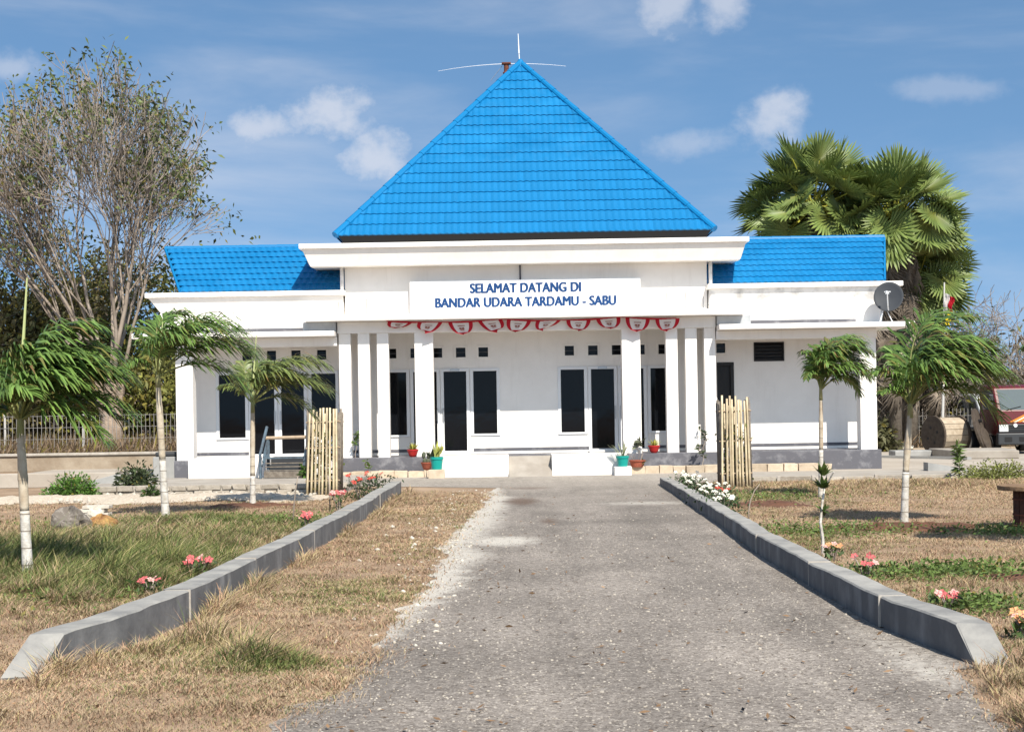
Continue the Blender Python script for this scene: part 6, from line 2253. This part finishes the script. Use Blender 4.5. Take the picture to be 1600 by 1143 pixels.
# bareness of the soil in patches
bare_ = fbm(x, y, 1.2, 2)
keep &= rgg.random(N) < np.clip(0.72 - 0.42 * bare_ - 0.25 * fbm(x, y, 6.0, 12), 0.06, 1)
keep &= ~(left & (y > 24.5) & (x < -5.5) & (rgg.random(N) < 0.6))
tall = np.zeros(N)
tall += left * (0.9 * gauss(x, y, -5.5, 17.8, 3.2, 3.6) + 0.5 * gauss(x, y, -3.9, 15.0, 1.0, 1.4) + 0.35 * gauss(x, y, -4.9, 23.0, 2.0, 1.6))
tall += strip * (0.8 * gauss(x, y, -2.2, 10.7, 0.35, 0.5) + 0.5 * np.exp(-((x - lk_ - 0.12) / 0.12) ** 2) * (fbm(x, y, 1.5, 8) > 0.1) + 0.5 * gauss(x, y, -1.7, 10.2, 0.4, 0.35))
tall += right * (0.5 * gauss(x, y, 7.5, 30.5, 3.0, 1.6) + 0.25 * gauss(x, y, 4.6, 13.6, 1.3, 0.8))
tall += nearr * 0.5
green = np.zeros(N)
green += left * (0.95 * gauss(x, y, -4.1, 16.2, 1.5, 1.7) + 0.85 * gauss(x, y, -4.4, 23.2, 1.9, 1.2) + 0.75 * gauss(x, y, -6.2, 17.2, 2.3, 1.3) + 0.6 * gauss(x, y, -3.6, 14.4, 0.6, 0.9) + 0.5 * gauss(x, y, -4.0, 20.3, 1.6, 1.4))
green += strip * (0.95 * gauss(x, y, -1.5, 9.95, 0.38, 0.28) + 0.4 * gauss(x, y, -1.4, 14.0, 0.6, 1.4) + 0.25 * gauss(x, y, -1.3, 25, 0.6, 2))
green += right * (1.0 * gauss(x, y, 4.3, 14.7, 0.85, 0.6) + 0.9 * gauss(x, y, 4.1, 20.0, 0.9, 0.8) + 0.8 * gauss(x, y, 6.5, 19.4, 0.8, 0.6) + 0.7 * gauss(x, y, 4.6, 27.5, 1.3, 1.6) + 0.8 * gauss(x, y, 3.7, 12.4, 0.45, 0.5) + 0.5 * gauss(x, y, 3.6, 17.8, 0.6, 1.2))
green = green + 0.16 * fbm(x, y, 2.5, 3) + 0.06 + 0.22 * left * gauss(x, y, -5.0, 18.5, 3.0, 4.5)
dens = np.where(right, 0.36, 0.45) + 0.55 * np.clip(tall + green, 0, 1)
keep &= rgg.random(N) < dens
x, y, tall, green = x[keep], y[keep], np.clip(tall[keep], 0, 1), green[keep]
n = len(x)
isg = rgg.random(n) < np.clip(green * 0.85, 0.02, 0.8)
clump = np.clip(1 + 0.9 * fbm(x, y, 7.0, 21), 0.45, 2.3)
h = (0.012 + 0.024 * rgg.random(n)) * clump * (1 + 6.2 * tall * rgg.uniform(0.4, 1.1, n)) * np.where(isg, 1.1, 1.0)
wdt = rgg.uniform(0.003, 0.0065, n) * np.interp(y, [8, 30], [1.0, 2.0])
ang = rgg.uniform(0, 2 * PI, n)
lean = rgg.uniform(0.3, 1.2, n) + (1 - tall) * rgg.uniform(0, 1.2, n)
dx = np.cos(ang) * lean * h + 0.35 * h * (0.4 + tall)          # the wind blows to the right
dyv = np.sin(ang) * lean * h
P0 = np.stack([x, y, np.full(n, -0.002)], 1)
P2 = np.stack([x + dx, y + dyv, h], 1)
Pm = np.stack([x + dx * 0.35, y + dyv * 0.35, h * 0.62], 1)
sang = ang + PI / 2 + rgg.normal(0, 0.5, n)
S = np.stack([np.cos(sang), np.sin(sang) * 0.6, np.zeros(n)], 1) * wdt[:, None] / 2
V = np.stack([P0, Pm - S, P2, Pm + S], 1).reshape(-1, 3)
F = np.arange(4 * n).reshape(-1, 4)
tone = (1 + 0.16 * fbm(x, y, 1.7, 5))[:, None] * rgg.uniform(0.75, 1.25, (n, 1))
dry = np.array([[0.40, 0.295, 0.205]]) * (1 - 0.0 * tone) + np.where(rgg.random((n, 1)) < 0.3, np.array([[0.02, -0.03, -0.03]]), np.array([[0.0, 0.015, 0.0]]))
straw = np.array([[0.40, 0.335, 0.165]])
brn = np.clip(0.25 + 0.45 * fbm(x, y, 1.3, 11), 0, 0.85)
colr = np.where((rgg.random(n) < brn)[:, None], np.array([[0.33, 0.22, 0.15]]), dry)
colr = np.where((rgg.random(n) < 0.40 * tall + 0.07)[:, None], straw, colr)
grn = np.where((rgg.random(n) < 0.35)[:, None], np.array([[0.21, 0.21, 0.075]]), np.array([[0.115, 0.155, 0.05]]))
colr = np.clip(np.where(isg[:, None], grn, colr) * tone, 0.01, 0.8)
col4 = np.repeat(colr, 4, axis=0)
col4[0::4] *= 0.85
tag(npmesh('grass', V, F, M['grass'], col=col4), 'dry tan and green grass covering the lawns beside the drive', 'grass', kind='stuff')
print('grass blades', n)

# low broad-leaved weeds in the greenest spots
n = 5200
cx_ = np.concatenate([rgg.normal(-4.5, 1.5, 3500), rgg.normal(-4.0, 0.8, 3000), rgg.normal(4.2, 0.5, 2400), rgg.normal(6.3, 0.6, 1300), rgg.normal(4.0, 0.6, 1500), rgg.normal(3.7, 0.2, 900), rgg.normal(4.6, 0.8, 1000)])
cy_ = np.concatenate([rgg.normal(23.2, 0.8, 3500), rgg.normal(15.2, 1.0, 3000), rgg.normal(14.7, 0.35, 2400), rgg.normal(19.2, 0.3, 1300), rgg.normal(19.8, 0.6, 1500), rgg.normal(12.3, 0.3, 900), rgg.normal(27.5, 1.0, 1000)])
okm = ((cx_ < np.interp(cy_, [p[1] for p in KL], [p[0] for p in KL]) - 0.28) | (cx_ > np.interp(cy_, [p[1] for p in KR], [p[0] for p in KR]) + 0.28))
cx_, cy_ = cx_[okm], cy_[okm]
n = len(cx_)
P = np.stack([cx_, cy_, rgg.uniform(0.01, 0.10, n)], 1)
D_ = unit(rgg.normal(0, 1, (n, 3)) * [1, 1, 0.5] + [0.2, 0, 0.25])
V, F, c = leaf_quads(P, D_, np.cross(D_, rgg.normal(0, 0.5, (n, 3)) + [0, 0, 1]), rgg.uniform(0.035, 0.075, n), rgg.uniform(0.015, 0.032, n), leafcol(n, (0.115, 0.17, 0.045), 0.3, 0.05, rg=rgg))
tag(npmesh('weeds', V, F, M['leafattr'], col=c), 'low green weeds spreading in the lawn', 'weeds', kind='stuff')

# a patchy strip of dry weeds on the banks
n = 26000
X = np.concatenate([rgg.uniform(-24, -8.9, n // 2), rgg.uniform(9.5, 24, n // 2)])
Y = np.concatenate([rgg.uniform(47.2, 53, n // 2), rgg.uniform(52.5, 57, n // 2)])
Z0 = np.where(X < 0, 0.5, 0.12)
D_ = unit(rgg.normal(0, 0.5, (n, 3)) + [0.2, 0, 1])
V, F, c = leaf_quads(np.stack([X, Y, Z0], 1), D_, np.cross(D_, rgg.normal(0, 1, (n, 3))), rgg.uniform(0.1, 0.75, n), rgg.uniform(0.02, 0.06, n), leafcol(n, (0.20, 0.145, 0.095), 0.3, 0.15, rg=rgg))
tag(npmesh('dry_weeds', V, F, M['leafattr'], col=c), 'dry brown weeds on the earth banks under the fences', 'weeds', kind='stuff')

# dry leaf litter blown over the lawns and the drive edges
n = 1500
Y = 7.5 + 22 * rgg.random(n) ** 1.3
X = rgg.uniform(-1, 1, n) * (0.34 * Y)
D_ = unit(rgg.normal(0, 1, (n, 3)) * [1, 1, 0.25])
V, F, c = leaf_quads(np.stack([X, Y, np.full(n, 0.016)], 1), D_, np.cross(D_, rgg.normal(0, 0.35, (n, 3)) + [0, 0, 1]), rgg.uniform(0.03, 0.075, n), rgg.uniform(0.012, 0.028, n), leafcol(n, (0.20, 0.125, 0.07), 0.35, rg=rgg))
tag(npmesh('leaf_litter', V, F, M['leafattr'], col=c), 'dry brown leaves littering the lawns and drive', 'litter', kind='stuff')
